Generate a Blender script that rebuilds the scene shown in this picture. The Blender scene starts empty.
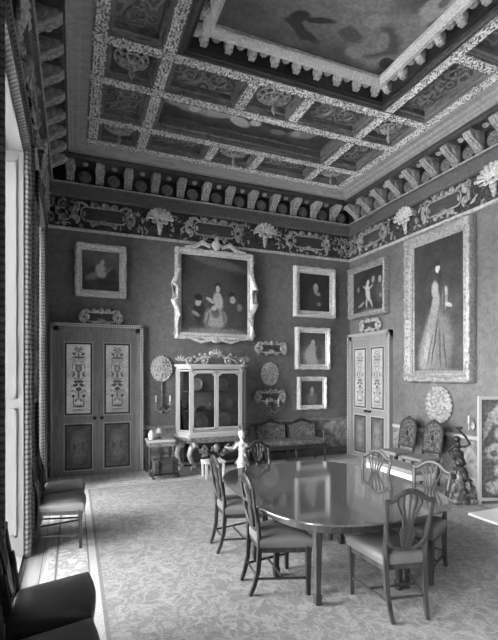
import bpy, bmesh, math, random
from math import sin, cos, pi, radians as R
from mathutils import Vector, Matrix
random.seed(7)
SC = bpy.context.scene
COL = SC.collection

# ------------------------------------------------------------------ room
XL, XR, YB, YF = -0.45, 5.76, 8.2, -2.6
EYE = 1.78

# ------------------------------------------------------------------ mesh builder
class MB:
    def __init__(s):
        s.v = []; s.f = []; s.m = []; s.mi = 0
    def add(s, vs, fs):
        o = len(s.v); s.v += [tuple(v) for v in vs]
        for f in fs: s.f.append(tuple(i + o for i in f)); s.m.append(s.mi)
    def box(s, x0, x1, y0, y1, z0, z1, b=0.0):
        if b <= 0:
            vs = [(x0,y0,z0),(x1,y0,z0),(x1,y1,z0),(x0,y1,z0),(x0,y0,z1),(x1,y0,z1),(x1,y1,z1),(x0,y1,z1)]
            s.add(vs, [(0,3,2,1),(4,5,6,7),(0,1,5,4),(1,2,6,5),(2,3,7,6),(3,0,4,7)])
            return
        bm = bmesh.new(); bmesh.ops.create_cube(bm, size=1)
        for v in bm.verts:
            v.co = Vector(((x0+x1)/2+v.co.x*(x1-x0), (y0+y1)/2+v.co.y*(y1-y0), (z0+z1)/2+v.co.z*(z1-z0)))
        bmesh.ops.bevel(bm, geom=bm.edges[:], offset=b, segments=2, affect='EDGES', profile=.5)
        bm.verts.index_update()
        s.add([v.co[:] for v in bm.verts], [tuple(v.index for v in f.verts) for f in bm.faces]); bm.free()
    def prism(s, pts, fn, d0, d1):
        """closed 2D polygon pts swept between d0 and d1; fn(u,v,d)->xyz"""
        n = len(pts)
        s.add([fn(u,v,d0) for u,v in pts] + [fn(u,v,d1) for u,v in pts],
              [tuple(range(n-1,-1,-1)), tuple(range(n,2*n))] + [(i,(i+1)%n,n+(i+1)%n,n+i) for i in range(n)])
    def tube(s, pts, r, seg=8, sy=1.0, up=(0,0,1), cap=True, flat=None):
        """tube through pts; r number or list; elliptical by flat=(along side, along up)"""
        pts = [Vector(p) for p in pts]; n = len(pts)
        if not hasattr(r, '__len__'): r = [r]*n
        U = Vector(up); vs = []
        for i, p in enumerate(pts):
            t = (pts[min(i+1,n-1)] - pts[max(i-1,0)])
            if t.length < 1e-9: t = Vector((0,0,1))
            t.normalize()
            a = U - t*U.dot(t)
            if a.length < 1e-3:
                a = Vector((1,0,0)) - t*t.x
                if a.length < 1e-3: a = Vector((0,1,0))
            a.normalize(); b = t.cross(a)
            fa, fb = flat if flat else (1,1)
            for k in range(seg):
                th = 2*pi*(k+.5)/seg
                vs.append(p + b*(cos(th)*r[i]*fa) + a*(sin(th)*r[i]*fb))
        fs = []
        for i in range(n-1):
            for k in range(seg):
                k2 = (k+1)%seg
                fs.append((i*seg+k, i*seg+k2, (i+1)*seg+k2, (i+1)*seg+k))
        if cap:
            fs.append(tuple(range(seg-1,-1,-1))); fs.append(tuple(range((n-1)*seg, n*seg)))
        s.add(vs, fs)
    def bar(s, p, q, w, d, up=(0,0,1)):
        s.tube([p,q], .7071, seg=4, up=up, flat=(w, d))
    def lathe(s, prof, c=(0,0,0), seg=16, sx=1, sy=1, axis='z', cap=True):
        vs = []
        for r, h in prof:
            for k in range(seg):
                th = 2*pi*k/seg; a, b = r*cos(th)*sx, r*sin(th)*sy
                if axis == 'z': vs.append((c[0]+a, c[1]+b, c[2]+h))
                elif axis == 'y': vs.append((c[0]+a, c[1]-h, c[2]+b))
                else: vs.append((c[0]+h, c[1]+a, c[2]+b))
        n = len(prof); fs = []
        for i in range(n-1):
            for k in range(seg):
                k2 = (k+1)%seg; fs.append((i*seg+k, i*seg+k2, (i+1)*seg+k2, (i+1)*seg+k))
        if cap:
            fs.append(tuple(range(seg-1,-1,-1))); fs.append(tuple(range((n-1)*seg, n*seg)))
        s.add(vs, fs)
    def ball(s, c, r, seg=10, rings=6, rot=None):
        if not hasattr(r, '__len__'): r = (r,r,r)
        vs = []; c = Vector(c)
        for i in range(rings+1):
            ph = pi*i/rings
            for k in range(seg):
                th = 2*pi*k/seg
                p = Vector((sin(ph)*cos(th)*r[0], sin(ph)*sin(th)*r[1], cos(ph)*r[2]))
                if rot is not None: p = rot @ p
                vs.append(c+p)
        fs = []
        for i in range(rings):
            for k in range(seg):
                k2 = (k+1)%seg; fs.append((i*seg+k, (i+1)*seg+k, (i+1)*seg+k2, i*seg+k2))
        s.add(vs, fs)
    def spiral(s, cx, cz, r0, turns, a0, w, y=0, hand=1, depth=None, n=22):
        """C scroll in the xz plane facing -y"""
        pts = []; rr = []
        for i in range(n+1):
            t = i/n; a = a0 + hand*turns*2*pi*t; r = r0*(1-.85*t)
            pts.append((cx+r*cos(a), y, cz+r*sin(a))); rr.append(w*(1-.45*t))
        s.tube(pts, rr, seg=6, up=(0,-1,0))
        s.ball((cx, y-w*.3, cz), w*1.25, 8, 5)
    def rot(s, M, start=0):
        for i in range(start, len(s.v)): s.v[i] = tuple(M @ Vector(s.v[i]))
        return s
    def build(s, name, mat, parent=None, smooth=False, loc=None, rz=0):
        me = bpy.data.meshes.new(name)
        me.from_pydata(s.v, [], s.f)
        mats = mat if isinstance(mat, (list,tuple)) else [mat]
        for m in mats: me.materials.append(m)
        if len(mats) > 1: me.polygons.foreach_set('material_index', s.m)
        bm = bmesh.new(); bm.from_mesh(me); bmesh.ops.recalc_face_normals(bm, faces=bm.faces); bm.to_mesh(me); bm.free()
        if smooth:
            me.shade_smooth()
            try: me.set_sharp_from_angle(angle=R(40))
            except Exception: pass
        me.update()
        o = bpy.data.objects.new(name, me); COL.objects.link(o)
        if parent is not None: o.parent = parent
        if loc is not None: o.location = loc
        if rz: o.rotation_euler[2] = rz
        return o

def tag(o, label=None, cat=None, group=None, kind=None):
    if label: o['label'] = label
    if cat: o['category'] = cat
    if group: o['group'] = group
    if kind: o['kind'] = kind
    return o
def empty(name, loc=(0,0,0), rz=0, parent=None):
    o = bpy.data.objects.new(name, None); COL.objects.link(o); o.empty_display_size = .1
    o.location = loc; o.rotation_euler[2] = rz
    if parent is not None: o.parent = parent
    return o
def dup(o, loc=None, rz=None, parent=None):
    c = o.copy(); COL.objects.link(c)
    if parent is not None: c.parent = parent
    if loc is not None: c.location = loc
    if rz is not None: c.rotation_euler[2] = rz
    for ch in list(o.children): dup(ch, parent=c)
    return c

# ------------------------------------------------------------------ materials
class NT:
    def __init__(s, name):
        s.mat = bpy.data.materials.new(name); s.mat.use_nodes = True
        s.t = s.mat.node_tree; s.t.nodes.clear()
        s.out = s.n('ShaderNodeOutputMaterial'); s.b = s.n('ShaderNodeBsdfPrincipled')
        s.l(s.b.outputs[0], s.out.inputs[0]); s.tc = s.n('ShaderNodeTexCoord')
    def n(s, t, **k):
        x = s.t.nodes.new(t)
        for a, v in k.items(): setattr(x, a, v)
        return x
    def l(s, a, b): s.t.links.new(a, b)
    def co(s, scale=(1,1,1), rot=(0,0,0), loc=(0,0,0), src='Object'):
        m = s.n('ShaderNodeMapping'); s.l(s.tc.outputs[src], m.inputs[0])
        m.inputs['Scale'].default_value = scale; m.inputs['Rotation'].default_value = rot; m.inputs['Location'].default_value = loc
        return m.outputs[0]
    def noise(s, v, scale=5, detail=3, dist=0, rough=.5):
        x = s.n('ShaderNodeTexNoise'); s.l(v, x.inputs['Vector']); x.inputs['Scale'].default_value = scale
        x.inputs['Detail'].default_value = detail; x.inputs['Distortion'].default_value = dist; x.inputs['Roughness'].default_value = rough
        return x.outputs['Fac']
    def voro(s, v, scale=5, feature='F1', rand=1, out='Distance'):
        x = s.n('ShaderNodeTexVoronoi'); x.feature = feature; s.l(v, x.inputs['Vector']); x.inputs['Scale'].default_value = scale
        x.inputs['Randomness'].default_value = rand
        return x.outputs[out]
    def warp(s, v, scale=3, amt=.1):
        x = s.n('ShaderNodeTexNoise'); s.l(v, x.inputs['Vector']); x.inputs['Scale'].default_value = scale
        a = s.n('ShaderNodeVectorMath', operation='MULTIPLY_ADD'); s.l(x.outputs['Color'], a.inputs[0])
        a.inputs[1].default_value = (amt,)*3; s.l(v, a.inputs[2]); return a.outputs[0]
    def wave(s, v, scale=5, dist=0, dirn='X', prof='SIN', typ='BANDS'):
        x = s.n('ShaderNodeTexWave'); x.wave_type = typ; x.bands_direction = dirn if typ == 'BANDS' else 'X'; x.wave_profile = prof
        s.l(v, x.inputs['Vector']); x.inputs['Scale'].default_value = scale; x.inputs['Distortion'].default_value = dist
        return x.outputs['Fac']
    def ramp(s, f, lo, hi, a=0., b=1., smooth=True):
        x = s.n('ShaderNodeMapRange'); x.interpolation_type = 'SMOOTHSTEP' if smooth else 'LINEAR'
        s.l(f, x.inputs[0])
        for i, v in zip((1,2,3,4), (lo, hi, a, b)): x.inputs[i].default_value = v
        return x.outputs[0]
    def math(s, op, a, b=0.):
        x = s.n('ShaderNodeMath', operation=op)
        for i, v in enumerate((a, b)):
            if hasattr(v, 'links'): s.l(v, x.inputs[i])
            else: x.inputs[i].default_value = v
        return x.outputs[0]
    def mix(s, f, a, b):
        x = s.n('ShaderNodeMix'); x.data_type = 'FLOAT'
        for i, v in zip((0,2,3), (f,a,b)):
            if hasattr(v, 'links'): s.l(v, x.inputs[i])
            else: x.inputs[i].default_value = v
        return x.outputs[0]
    def fin(s, col=.5, rough=.5, bump=None, bs=.3, bd=.01, metal=0., spec=.5, coat=0.):
        if hasattr(col, 'links'):
            c = s.n('ShaderNodeCombineColor')
            for i in range(3): s.l(col, c.inputs[i])
            s.l(c.outputs[0], s.b.inputs['Base Color'])
        else: s.b.inputs['Base Color'].default_value = (col, col, col, 1)
        if hasattr(rough, 'links'): s.l(rough, s.b.inputs['Roughness'])
        else: s.b.inputs['Roughness'].default_value = rough
        s.b.inputs['Metallic'].default_value = metal; s.b.inputs['Specular IOR Level'].default_value = spec
        s.b.inputs['Coat Weight'].default_value = coat; s.b.inputs['Coat Roughness'].default_value = .08
        if bump is not None:
            x = s.n('ShaderNodeBump'); x.inputs['Strength'].default_value = bs; x.inputs['Distance'].default_value = bd
            s.l(bump, x.inputs['Height']); s.l(x.outputs[0], s.b.inputs['Normal'])
        return s.mat

def m_plain(name, c, rough=.5, metal=0, var=.15, scale=6, spec=.5, bs=.15):
    t = NT(name); v = t.co(); f = t.noise(v, scale, 4)
    return t.fin(t.mix(f, c*(1-var), c*(1+var)), rough, t.noise(v, scale*8, 3), bs, .003, metal, spec)
def m_wood(name, c, rough=.35, sc=(1,1,.12), coat=0., amt=.45, spec=.5):
    t = NT(name); v = t.warp(t.co(sc), 3, .15)
    f = t.noise(v, 22, 5, 1.2, .6)
    return t.fin(t.mix(t.ramp(f, .3, .7), c*(1-amt), c*(1+amt)), rough, f, .06, .002, 0, spec, coat)
def m_gilt(name, c, lo=.35, metal=.15, rough=.42, scale=30):
    lo = .45+.45*lo; scale = scale*.7
    t = NT(name); v = t.co(); f = t.noise(v, scale, 4, .5)
    return t.fin(t.mix(t.ramp(f, .35, .62), c*lo, c), rough, f, .3, .006, metal)
def m_leaf(name, hi, lo, scale, rough=.45, bd=.02, metal=.1):
    """carved, gilded leaf chain: bright leaf tips on darker ground"""
    t = NT(name); v = t.warp(t.co(), 14, .05)
    d = t.voro(v, scale); e = t.noise(v, scale*1.7, 3, 1.0)
    f = t.math('ADD', t.ramp(d, .22, .62, 1, 0), t.ramp(e, .35, .7, -.4, .3))
    f2 = t.ramp(f, .15, .85)
    return t.fin(t.mix(f2, lo, hi), rough, f2, .8, bd, metal)
def m_relief(name, hi, lo, scale, bd=.02, rough=.5, dist=2.5, wsc=.12):
    """embossed scrolling foliage"""
    t = NT(name); v = t.warp(t.co(), scale*.5, wsc)
    d = t.voro(v, scale, 'SMOOTH_F1'); w = t.math('SINE', t.math('MULTIPLY', d, 26))
    f = t.ramp(w, -.3, .8); e = t.noise(v, scale*.8, 2); 
    k = t.math('MULTIPLY', f, t.ramp(e, .3, .65, .35, 1))
    return t.fin(t.mix(k, lo, hi), rough, k, .7, bd, .05)

M = {}
M['wall'] = (lambda: (lambda t: (lambda v: t.fin(
        t.math('MULTIPLY', t.mix(t.ramp(t.noise(t.warp(v, 5, .1), 5.5, 5, 2.2, .65), .38, .62), .120, .165), t.ramp(t.noise(v, .8, 3), .3, .7, .8, 1.15)),
        .5, t.noise(t.warp(v, 5, .1), 11, 5, 2.2, .65), .35, .006, 0, .35))(t.co()))(NT('embossed_leather_wall')))()
M['dado'] = (lambda: (lambda t: (lambda v: t.fin(t.mix(t.ramp(t.noise(t.warp(v, 1.6, .6), 2.6, 4, 1.8, .6), .35, .68), .10, .34), .5,
        t.noise(v, 25, 3), .2, .004, 0, .35))(t.co()))(NT('tapestry_dado')))()
M['dadowood'] = m_wood('dado_boards', .06, .4)
M['dark'] = m_wood('dark_cornice_wood', .062, .38, (.15,1,1))
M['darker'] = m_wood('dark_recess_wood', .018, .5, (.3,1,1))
M['grey'] = m_wood('cornice_grey_paint', .34, .36, (.2,1,1), amt=.2)
M['gilt'] = m_gilt('aged_gilding', .56, .35)
M['giltb'] = m_gilt('bright_gilding', .58, .4)
M['giltd'] = m_gilt('dull_gilding', .27, .35)
M['frame'] = m_gilt('frame_gilding', .68, .5, .15, .4, 40)
M['leafbeam'] = m_leaf('gilded_leaf_beam', .88, .15, 19)
M['beamground'] = m_gilt('beam_ground', .22, .3)
M['leafgilt'] = m_gilt('bright_leaf_gilding', .85, .6, scale=18)
M['frame2'] = m_gilt('darker_frame_gilding', .36, .3, .15, .4, 30)
M['leafbright'] = m_leaf('gilded_leaf_moulding', .82, .62, 30)
M['archfrieze'] = m_relief('low_relief_strip', .17, .11, 14, .008)
M['friezeground'] = m_relief('carved_frieze_ground', .10, .03, 9, .02)
M['coffer'] = m_relief('coffer_relief', .24, .09, 5.5, .03)
M['cofferd'] = m_relief('coffer_dark_ground', .13, .07, 8, .02)
M['coffertrim'] = m_wood('coffer_moulding', .14, .4, (.3,.3,1))
M['reveal'] = m_plain('painted_shutter', .22, .5, var=.05)
M['cabwhite'] = m_plain('aged_white_paint', .40, .45, var=.08)
M['plategilt'] = m_gilt('plate_gilding', .36, .3)
M['frz'] = m_gilt('frieze_gilding', .42, .3)
M['white'] = m_plain('white_paint', .66, .45, var=.04)
M['cream'] = m_plain('old_white_paint', .42, .5, var=.08)
M['whitewash'] = m_plain('chalky_white', .6, .6, var=.05)
M['black'] = m_plain('black_iron', .015, .45)
M['brass'] = m_plain('dark_brass', .18, .3, .7)
M['mahog'] = m_wood('mahogany', .030, .38, (1,1,.15), coat=.0, spec=.4)
M['mahogl'] = m_wood('mahogany_light', .045, .36, (1,1,.15), coat=.0, spec=.45)
M['doorwood'] = m_wood('door_veneer', .24, .35, (1,1,.1), amt=.22)
M['doorlight'] = m_wood('door_veneer_light', .27, .38, (1,1,.1), amt=.15)
M['inlay'] = m_plain('light_inlay', .5, .4)
M['leather'] = (lambda: (lambda t: (lambda v: t.fin(t.mix(t.noise(v, 5, 3), .10, .17), .42, t.noise(v, 90, 2), .12, .002, 0, .5))(t.co()))(NT('worn_leather_seat')))()
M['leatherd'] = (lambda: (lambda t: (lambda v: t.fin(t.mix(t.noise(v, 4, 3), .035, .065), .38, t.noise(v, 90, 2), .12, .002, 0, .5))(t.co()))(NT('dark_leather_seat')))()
M['fabricl'] = m_plain('pale_seat_cloth', .22, .8)
M['tapestry'] = m_relief('floral_tapestry', .20, .09, 7, .004, .8)
M['cane'] = m_relief('carved_chair_back', .20, .035, 16, .01, .45)
M['porc'] = m_plain('porcelain_dull', .16, .2, var=.4, scale=14)
M['porcd'] = m_plain('porcelain_dark', .05, .2, var=.4, scale=14)
M['cabin'] = m_plain('cabinet_lining', .085, .8)
M['marble'] = m_plain('white_marble', .78, .3, var=.06, scale=3)
M['curtain'] = m_plain('dark_curtain', .03, .9)

def m_tabletop():
    t = NT('polished_table_top'); v = t.warp(t.co((1,.10,1)), 3, .12)
    f = t.noise(v, 9, 5, .6, .6)
    m = t.fin(t.mix(t.ramp(f, .3, .7), .06, .12), .10, t.noise(t.co(), 1.6, 2), .02, .015, 0, .7, .9)
    t.b.inputs['Coat Roughness'].default_value = .05
    return m
M['tabletop'] = m_tabletop()

def m_carpet():
    t = NT('patterned_carpet'); v = t.co(); w = t.warp(v, 5, .16)
    a = t.ramp(t.noise(w, 9.5, 5, 1.6, .66), .44, .64)
    d = t.voro(t.warp(v, 5, .2), 4.2, 'SMOOTH_F1'); b = t.ramp(t.math('SINE', t.math('MULTIPLY', d, 30)), .45, .95)
    f = t.math('MAXIMUM', a, t.math('MULTIPLY', b, .7))
    fine = t.noise(v, 60, 2); 
    col = t.mix(f, .25, .385)
    # borders by position: guard lines
    sx = t.n('ShaderNodeSeparateXYZ'); t.l(v, sx.inputs[0]); X, Yv = sx.outputs[0], sx.outputs[1]
    def edge(d0, d1):   # mask of ring at distance d0..d1 from carpet edge
        dx = t.math('SUBTRACT', CHX, t.math('ABSOLUTE', X)); dy = t.math('SUBTRACT', CHY, t.math('ABSOLUTE', Yv))
        m = t.math('MINIMUM', dx, dy)
        return t.math('MULTIPLY', t.math('GREATER_THAN', m, d0), t.math('LESS_THAN', m, d1))
    bcol = t.mix(t.ramp(t.noise(t.warp(v, 8, .1), 11, 3, 1.2), .45, .58), .36, .55)
    col = t.mix(edge(.02, .46), col, bcol)
    for a0, a1, c in ((-.1,.02,.52),(.08,.10,.2),(.36,.375,.2),(.44,.47,.22),(.375,.44,.46)):
        col = t.mix(edge(a0, a1), col, c)
    col = t.math('MULTIPLY', col, t.ramp(fine, .3, .7, .9, 1.08))
    return t.fin(col, .95, t.math('ADD', fine, t.math('MULTIPLY', f, .6)), .4, .006, 0, .1)
CX0, CX1, CY0, CY1 = -.24, 5.55, -2.2, 7.52
CHX, CHY = (CX1-CX0)/2, (CY1-CY0)/2
M['carpet'] = m_carpet()
def m_boards():
    t = NT('pale_floor_boards'); v = t.co()
    br = t.n('ShaderNodeTexBrick'); t.l(t.co((1,1,1), (0,0,R(90))), br.inputs[0])
    br.inputs['Scale'].default_value = 1; br.inputs['Brick Width'].default_value = 1.6; br.inputs['Row Height'].default_value = .14
    br.inputs['Mortar Size'].default_value = .004
    for k, c in (('Color1',.50),('Color2',.42),('Mortar',.12)): br.inputs[k].default_value = (c,c,c,1)
    sp = t.n('ShaderNodeSeparateColor'); t.l(br.outputs['Color'], sp.inputs[0])
    return t.fin(t.math('MULTIPLY', sp.outputs[0], t.ramp(t.noise(t.co((4,.4,1)), 6, 4), .3, .7, .85, 1.1)), .4)
M['boards'] = m_boards()
def m_scallop(name, hi, lo, scale, axis='Z'):
    t = NT(name); v = t.co()
    sx = t.n('ShaderNodeSeparateXYZ'); t.l(v, sx.inputs[0])
    o = {'X':0,'Y':1,'Z':2}
    s1 = t.math('SINE', t.math('MULTIPLY', sx.outputs[2], scale))
    other = t.math('ADD', sx.outputs[0], sx.outputs[1])
    s2 = t.math('SINE', t.math('ADD', t.math('MULTIPLY', other, scale), 0.))
    f = t.ramp(t.math('ADD', s1, s2), -.1, .5)
    return t.fin(t.mix(f, lo, hi), .45, f, .5, .01)
M['scallop'] = m_scallop('scalloped_architrave', .20, .06, 130)
M['scallop2'] = m_scallop('dentil_door_edge', .55, .22, 190)
def m_glass():
    t = NT('old_glass'); t.t.nodes.remove(t.b)
    a = t.n('ShaderNodeBsdfTransparent'); g = t.n('ShaderNodeBsdfGlossy'); g.inputs['Roughness'].default_value = .03
    m = t.n('ShaderNodeMixShader'); fr = t.n('ShaderNodeFresnel'); fr.inputs[0].default_value = 1.45
    t.l(fr.outputs[0], m.inputs[0]); t.l(a.outputs[0], m.inputs[1]); t.l(g.outputs[0], m.inputs[2]); t.l(m.outputs[0], t.out.inputs[0])
    return t.mat
M['glass'] = m_glass()

def m_paint(name, base, ells, warp=.05, wsc=3, grain=.15, rough=.35, asp=1.):
    """oil painting from soft ellipses (cx,cz,rx,rz,rot_deg,value,softness) in metres from the canvas centre; last item 1 mirrors in x"""
    t = NT(name); v0 = t.co()
    if asp == 'XY': v0 = t.co(rot=(R(90),0,0))
    v = t.warp(v0, wsc, warp)
    sub = t.n('ShaderNodeVectorMath', operation='SUBTRACT'); t.l(v, sub.inputs[0]); sub.inputs[1].default_value = (warp/2,)*3; v = sub.outputs[0]
    mir = None
    if isinstance(base, tuple):
        s = t.n('ShaderNodeSeparateXYZ'); t.l(v0, s.inputs[0])
        col = t.ramp(s.outputs[2], base[2], base[3], base[0], base[1])
    else: col = t.mix(0., base, base)
    col = t.math('MULTIPLY', col, t.ramp(t.noise(v0, 4, 4), .3, .7, .75, 1.25))
    for e in ells:
        cx, cz, rx, rz, ro, val, so = e[:7]; src = v
        if len(e) > 7:
            ab = t.n('ShaderNodeVectorMath', operation='ABSOLUTE')
            sp = t.n('ShaderNodeSeparateXYZ'); t.l(v0, sp.inputs[0]); cm = t.n('ShaderNodeCombineXYZ')
            t.l(t.math('ABSOLUTE', sp.outputs[0]), cm.inputs[0]); t.l(sp.outputs[2], cm.inputs[2]); src = cm.outputs[0]
        mp = t.n('ShaderNodeMapping'); mp.vector_type = 'TEXTURE'; t.l(src, mp.inputs[0])
        mp.inputs['Location'].default_value = (cx, 0, cz); mp.inputs['Rotation'].default_value = (0, -R(ro), 0)
        mp.inputs['Scale'].default_value = (rx, 1e3, rz)
        ln = t.n('ShaderNodeVectorMath', operation='LENGTH'); t.l(mp.outputs[0], ln.inputs[0])
        f = t.ramp(ln.outputs['Value'], 1-so, 1+so*.3, 1, 0)
        if len(e) > 8:   # ring
            f = t.math('MULTIPLY', f, t.ramp(ln.outputs['Value'], .55, .65))
        col = t.mix(f, col, val)
    col = t.math('MULTIPLY', col, t.ramp(t.noise(v0, 22, 4), .3, .7, 1-grain, 1+grain))
    return t.fin(col, rough, t.noise(v0, 60, 3), .08, .002, 0, .4)

# ------------------------------------------------------------------ wall frames
WALLS = {  # (s,p,z)->xyz, start, end, rotation of a piece facing local -y, inward
 'back':  (lambda s,p,z: (s, YB-p, z), XL, XR, 0.),
 'right': (lambda s,p,z: (XR-p, s, z), YF, YB, -pi/2),
 'left':  (lambda s,p,z: (XL+p, s, z), YF, YB, pi/2),
 'front': (lambda s,p,z: (s, YF+p, z), XL, XR, pi)}
def on(side, s, z, p=0.): return WALLS[side][0](s, p, z)
def run(mb, side, prof, s0=None, s1=None, mitre=True):
    fn, a, b, _ = WALLS[side]
    s0 = a if s0 is None else s0; s1 = b if s1 is None else s1; n = len(prof)
    m0 = mitre and abs(s0-a) < 1e-6; m1 = mitre and abs(s1-b) < 1e-6
    vs = [fn(s0+(p if m0 else 0), p, z) for p,z in prof] + [fn(s1-(p if m1 else 0), p, z) for p,z in prof]
    mb.add(vs, [tuple(range(n-1,-1,-1)), tuple(range(n,2*n))] + [(i,(i+1)%n,n+(i+1)%n,n+i) for i in range(n)])

# ------------------------------------------------------------------ shell
mb = MB(); mb.box(XL-.6, XR+.1, YF-.1, YB+.1, -.12, 0); tag(mb.build('floor', M['boards']), kind='structure')
mb = MB(); mb.box(-CHX, CHX, -CHY, CHY, 0, .012, .004)
tag(mb.build('carpet', M['carpet'], loc=((CX0+CX1)/2, (CY0+CY1)/2, .001)), 'large pale floral patterned carpet with a scroll border covering the floor', 'carpet')
WH = 3.94    # window head
WINS = [(5.6, 7.1), (2.95, 4.7), (.3, 1.8), (-2.2, -.7)]
DZ = .78
def wallmesh(name, side, holes):
    mb = MB(); fn, a, b, _ = WALLS[side]; T = .12 if side != 'left' else .5
    ss = [a-(.0 if side in('left','right') else .0)]
    def seg(s0, s1, z0, z1, mi):
        mb.mi = mi
        c = [fn(s0,0,z0), fn(s1,-T,z1)]
        lo = [min(c[0][i], c[1][i]) for i in range(3)]; hi = [max(c[0][i], c[1][i]) for i in range(3)]
        mb.box(lo[0],hi[0],lo[1],hi[1],lo[2],hi[2])
    edges = sorted({a, b} | {h[0] for h in holes} | {h[1] for h in holes})
    for s0, s1 in zip(edges, edges[1:]):
        h = [h for h in holes if h[0] <= s0 and s1 <= h[1]]
        if not h: seg(s0, s1, 0, DZ, 1); seg(s0, s1, DZ, 5.8, 0)
        else:
            seg(s0, s1, h[0][3], 5.8, 0)
            if h[0][2] > 0: seg(s0, s1, 0, h[0][2], 1)
    return tag(mb.build(name, [M['wall'], M['dado']]), kind='structure')
wallmesh('wall_back', 'back', []); wallmesh('wall_right', 'right', []); wallmesh('wall_front', 'front', [])
wallmesh('wall_left', 'left', [(a, b, .03, WH) for a, b in WINS])
# unseen ground outside, made pale to bounce light up to the ceiling
mb = MB(); mb.box(-40, XL-.62, -30, 40, -3.2, -3.0); tag(mb.build('ground', m_plain('pale_bounce_ground', .6, .9)), kind='structure')

# dado rails, skirting
def rail(prefix_n, side, prof, m, spans, name):
    for i,(s0,s1) in enumerate(spans):
        mb = MB(); run(mb, side, prof, s0, s1); tag(mb.build(name, m), kind='structure')
rp = [(.0,DZ-.03),(.03,DZ-.02),(.045,DZ+.01),(.045,DZ+.03),(.0,DZ+.04)]
def rail_multi(name, side, prof, m, spans):
    mb = MB()
    for s0, s1 in spans: run(mb, side, prof, s0, s1)
    tag(mb.build(name, m), kind='structure')
rail_multi('trim_20', 'back', rp, M['giltd'], [(XL,-.4),(1.2,XR)])
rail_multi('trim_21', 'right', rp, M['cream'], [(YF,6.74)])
rail_multi('trim_22', 'left', rp, M['giltd'], [(7.25,YB),(4.85,5.45),(1.95,2.80),(-.55,.15)])
bp = [(0,0),(.035,0),(.035,.13),(.02,.16),(0,.17)]
rail_multi('baseboard_back', 'back', bp, M['dark'], [(XL,-.4),(1.2,XR)])
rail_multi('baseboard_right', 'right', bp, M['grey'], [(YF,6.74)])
rail_multi('baseboard_left', 'left', bp, M['dark'], [(7.25,YB),(4.85,5.45),(1.95,2.80),(-.55,.15)])

# ------------------------------------------------------------------ carved pieces (local, facing -y)
def shell_mesh():
    mb = MB()
    na, nr, Rr = 54, 6, .185; vs = []
    for i in range(na+1):
        u = i/na; a = R(-92+184*u); fl = abs(sin(u*9*pi)); Ro = Rr*(.93+.07*fl)*(1-.06*abs(2*u-1))
        for k in range(nr+1):
            q = k/nr; r = .02+(Ro-.02)*q
            vs.append((r*sin(a), -.035-.06*sin(pi*min(1,q*.62+.1))-.028*fl*q, -.03+r*cos(a)))
        vs.append((Ro*.97*sin(a), 0, -.03+Ro*.97*cos(a)))
    K = nr+2; mb.add(vs, [(i*K+k,(i+1)*K+k,(i+1)*K+k+1,i*K+k+1) for i in range(na) for k in range(K-1)])
    for i in range(4):
        z = -.07 - i*.05; r = .036 - i*.007
        mb.ball((0,-.07+i*.012,z), (r*.9,.035,.035), 8, 5)
        for sx in (-1,1): mb.ball((sx*r*.9,-.06+i*.012,z+.01), (r*.5,.025,.03), 8, 5)
    for sx in (-1,1): mb.spiral(sx*.08, -.05, .045, 1.1, R(90), .014, -.07, sx)
    return mb
def rrect(w, h, r, n=6):
    pts = []
    for cx, cz, a0 in ((w-r,h-r,0),(-w+r,h-r,90),(-w+r,-h+r,180),(w-r,-h+r,270)):
        for k in range(n+1):
            a = R(a0+90*k/n); pts.append((cx+r*cos(a), cz+r*sin(a)))
    return pts
def cartouche_parts(w=.5, h=.13):
    """oblong dark panel and its carved scroll surround; local centre"""
    a = MB(); a.prism(rrect(w*.80, h*.80, h*.72), lambda u,v,d: (u, d, v), -.05, 0)
    b = MB(); pts = [(u,-.055,v) for u,v in rrect(w*.84, h*.90, h*.78)]
    b.tube(pts+[pts[0]], .013, 6, up=(0,-1,0))
    for sx in (-1,1):
        b.spiral(sx*w*1.02, h*.70, h*.55, 1.2, R(90), .026, -.05, sx)
        b.spiral(sx*w*1.02, -h*.70, h*.55, 1.2, R(-90), .026, -.05, -sx)
        b.spiral(sx*w*.42, h*1.22, h*.4, 1.1, R(180 if sx>0 else 0), .022, -.05, -sx)
        b.spiral(sx*w*.42, -h*1.2, h*.35, 1.1, R(180 if sx>0 else 0), .02, -.05, sx)
        b.ball((sx*w*1.12,-.03,0), (.035,.03,h*.8)); b.ball((sx*w*.2,-.05,h*1.1), (.05,.03,.025)); b.ball((sx*w*.72,-.05,0),(.03,.03,.05))
        b.ball((sx*w*.22,-.05,-h*1.1), (.06,.03,.02)); b.tube([(sx*w*.6,-.05,h*1.0),(sx*w*.8,-.06,h*1.35),(sx*w*1.05,-.05,h*1.3)], [.02,.025,.01], 6)
    # mask at the top, leaf fan at the bottom
    b.ball((0,-.07,h*1.25), (.045,.04,.055)); b.ball((0,-.1,h*1.2), (.015,.02,.02))
    for i in range(5):
        an = R(-50+25*i); b.ball((.06*sin(an),-.06,-h*1.25+.05*cos(an)), (.014,.02,.05), 8, 5, Matrix.Rotation(an,3,'Y'))
    return a, b
def panel_scroll_mesh(w=.26, h=.24):
    b = MB()
    for sx in (-1,1):
        for sz in (-1,1):
            b.spiral(sx*w*.42, sz*h*.48, h*.34, 1.4, R(90*sz), .02, -.02, sx*sz)
    b.ball((0,-.03,0),(.03,.03,.07))
    return b
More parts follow.
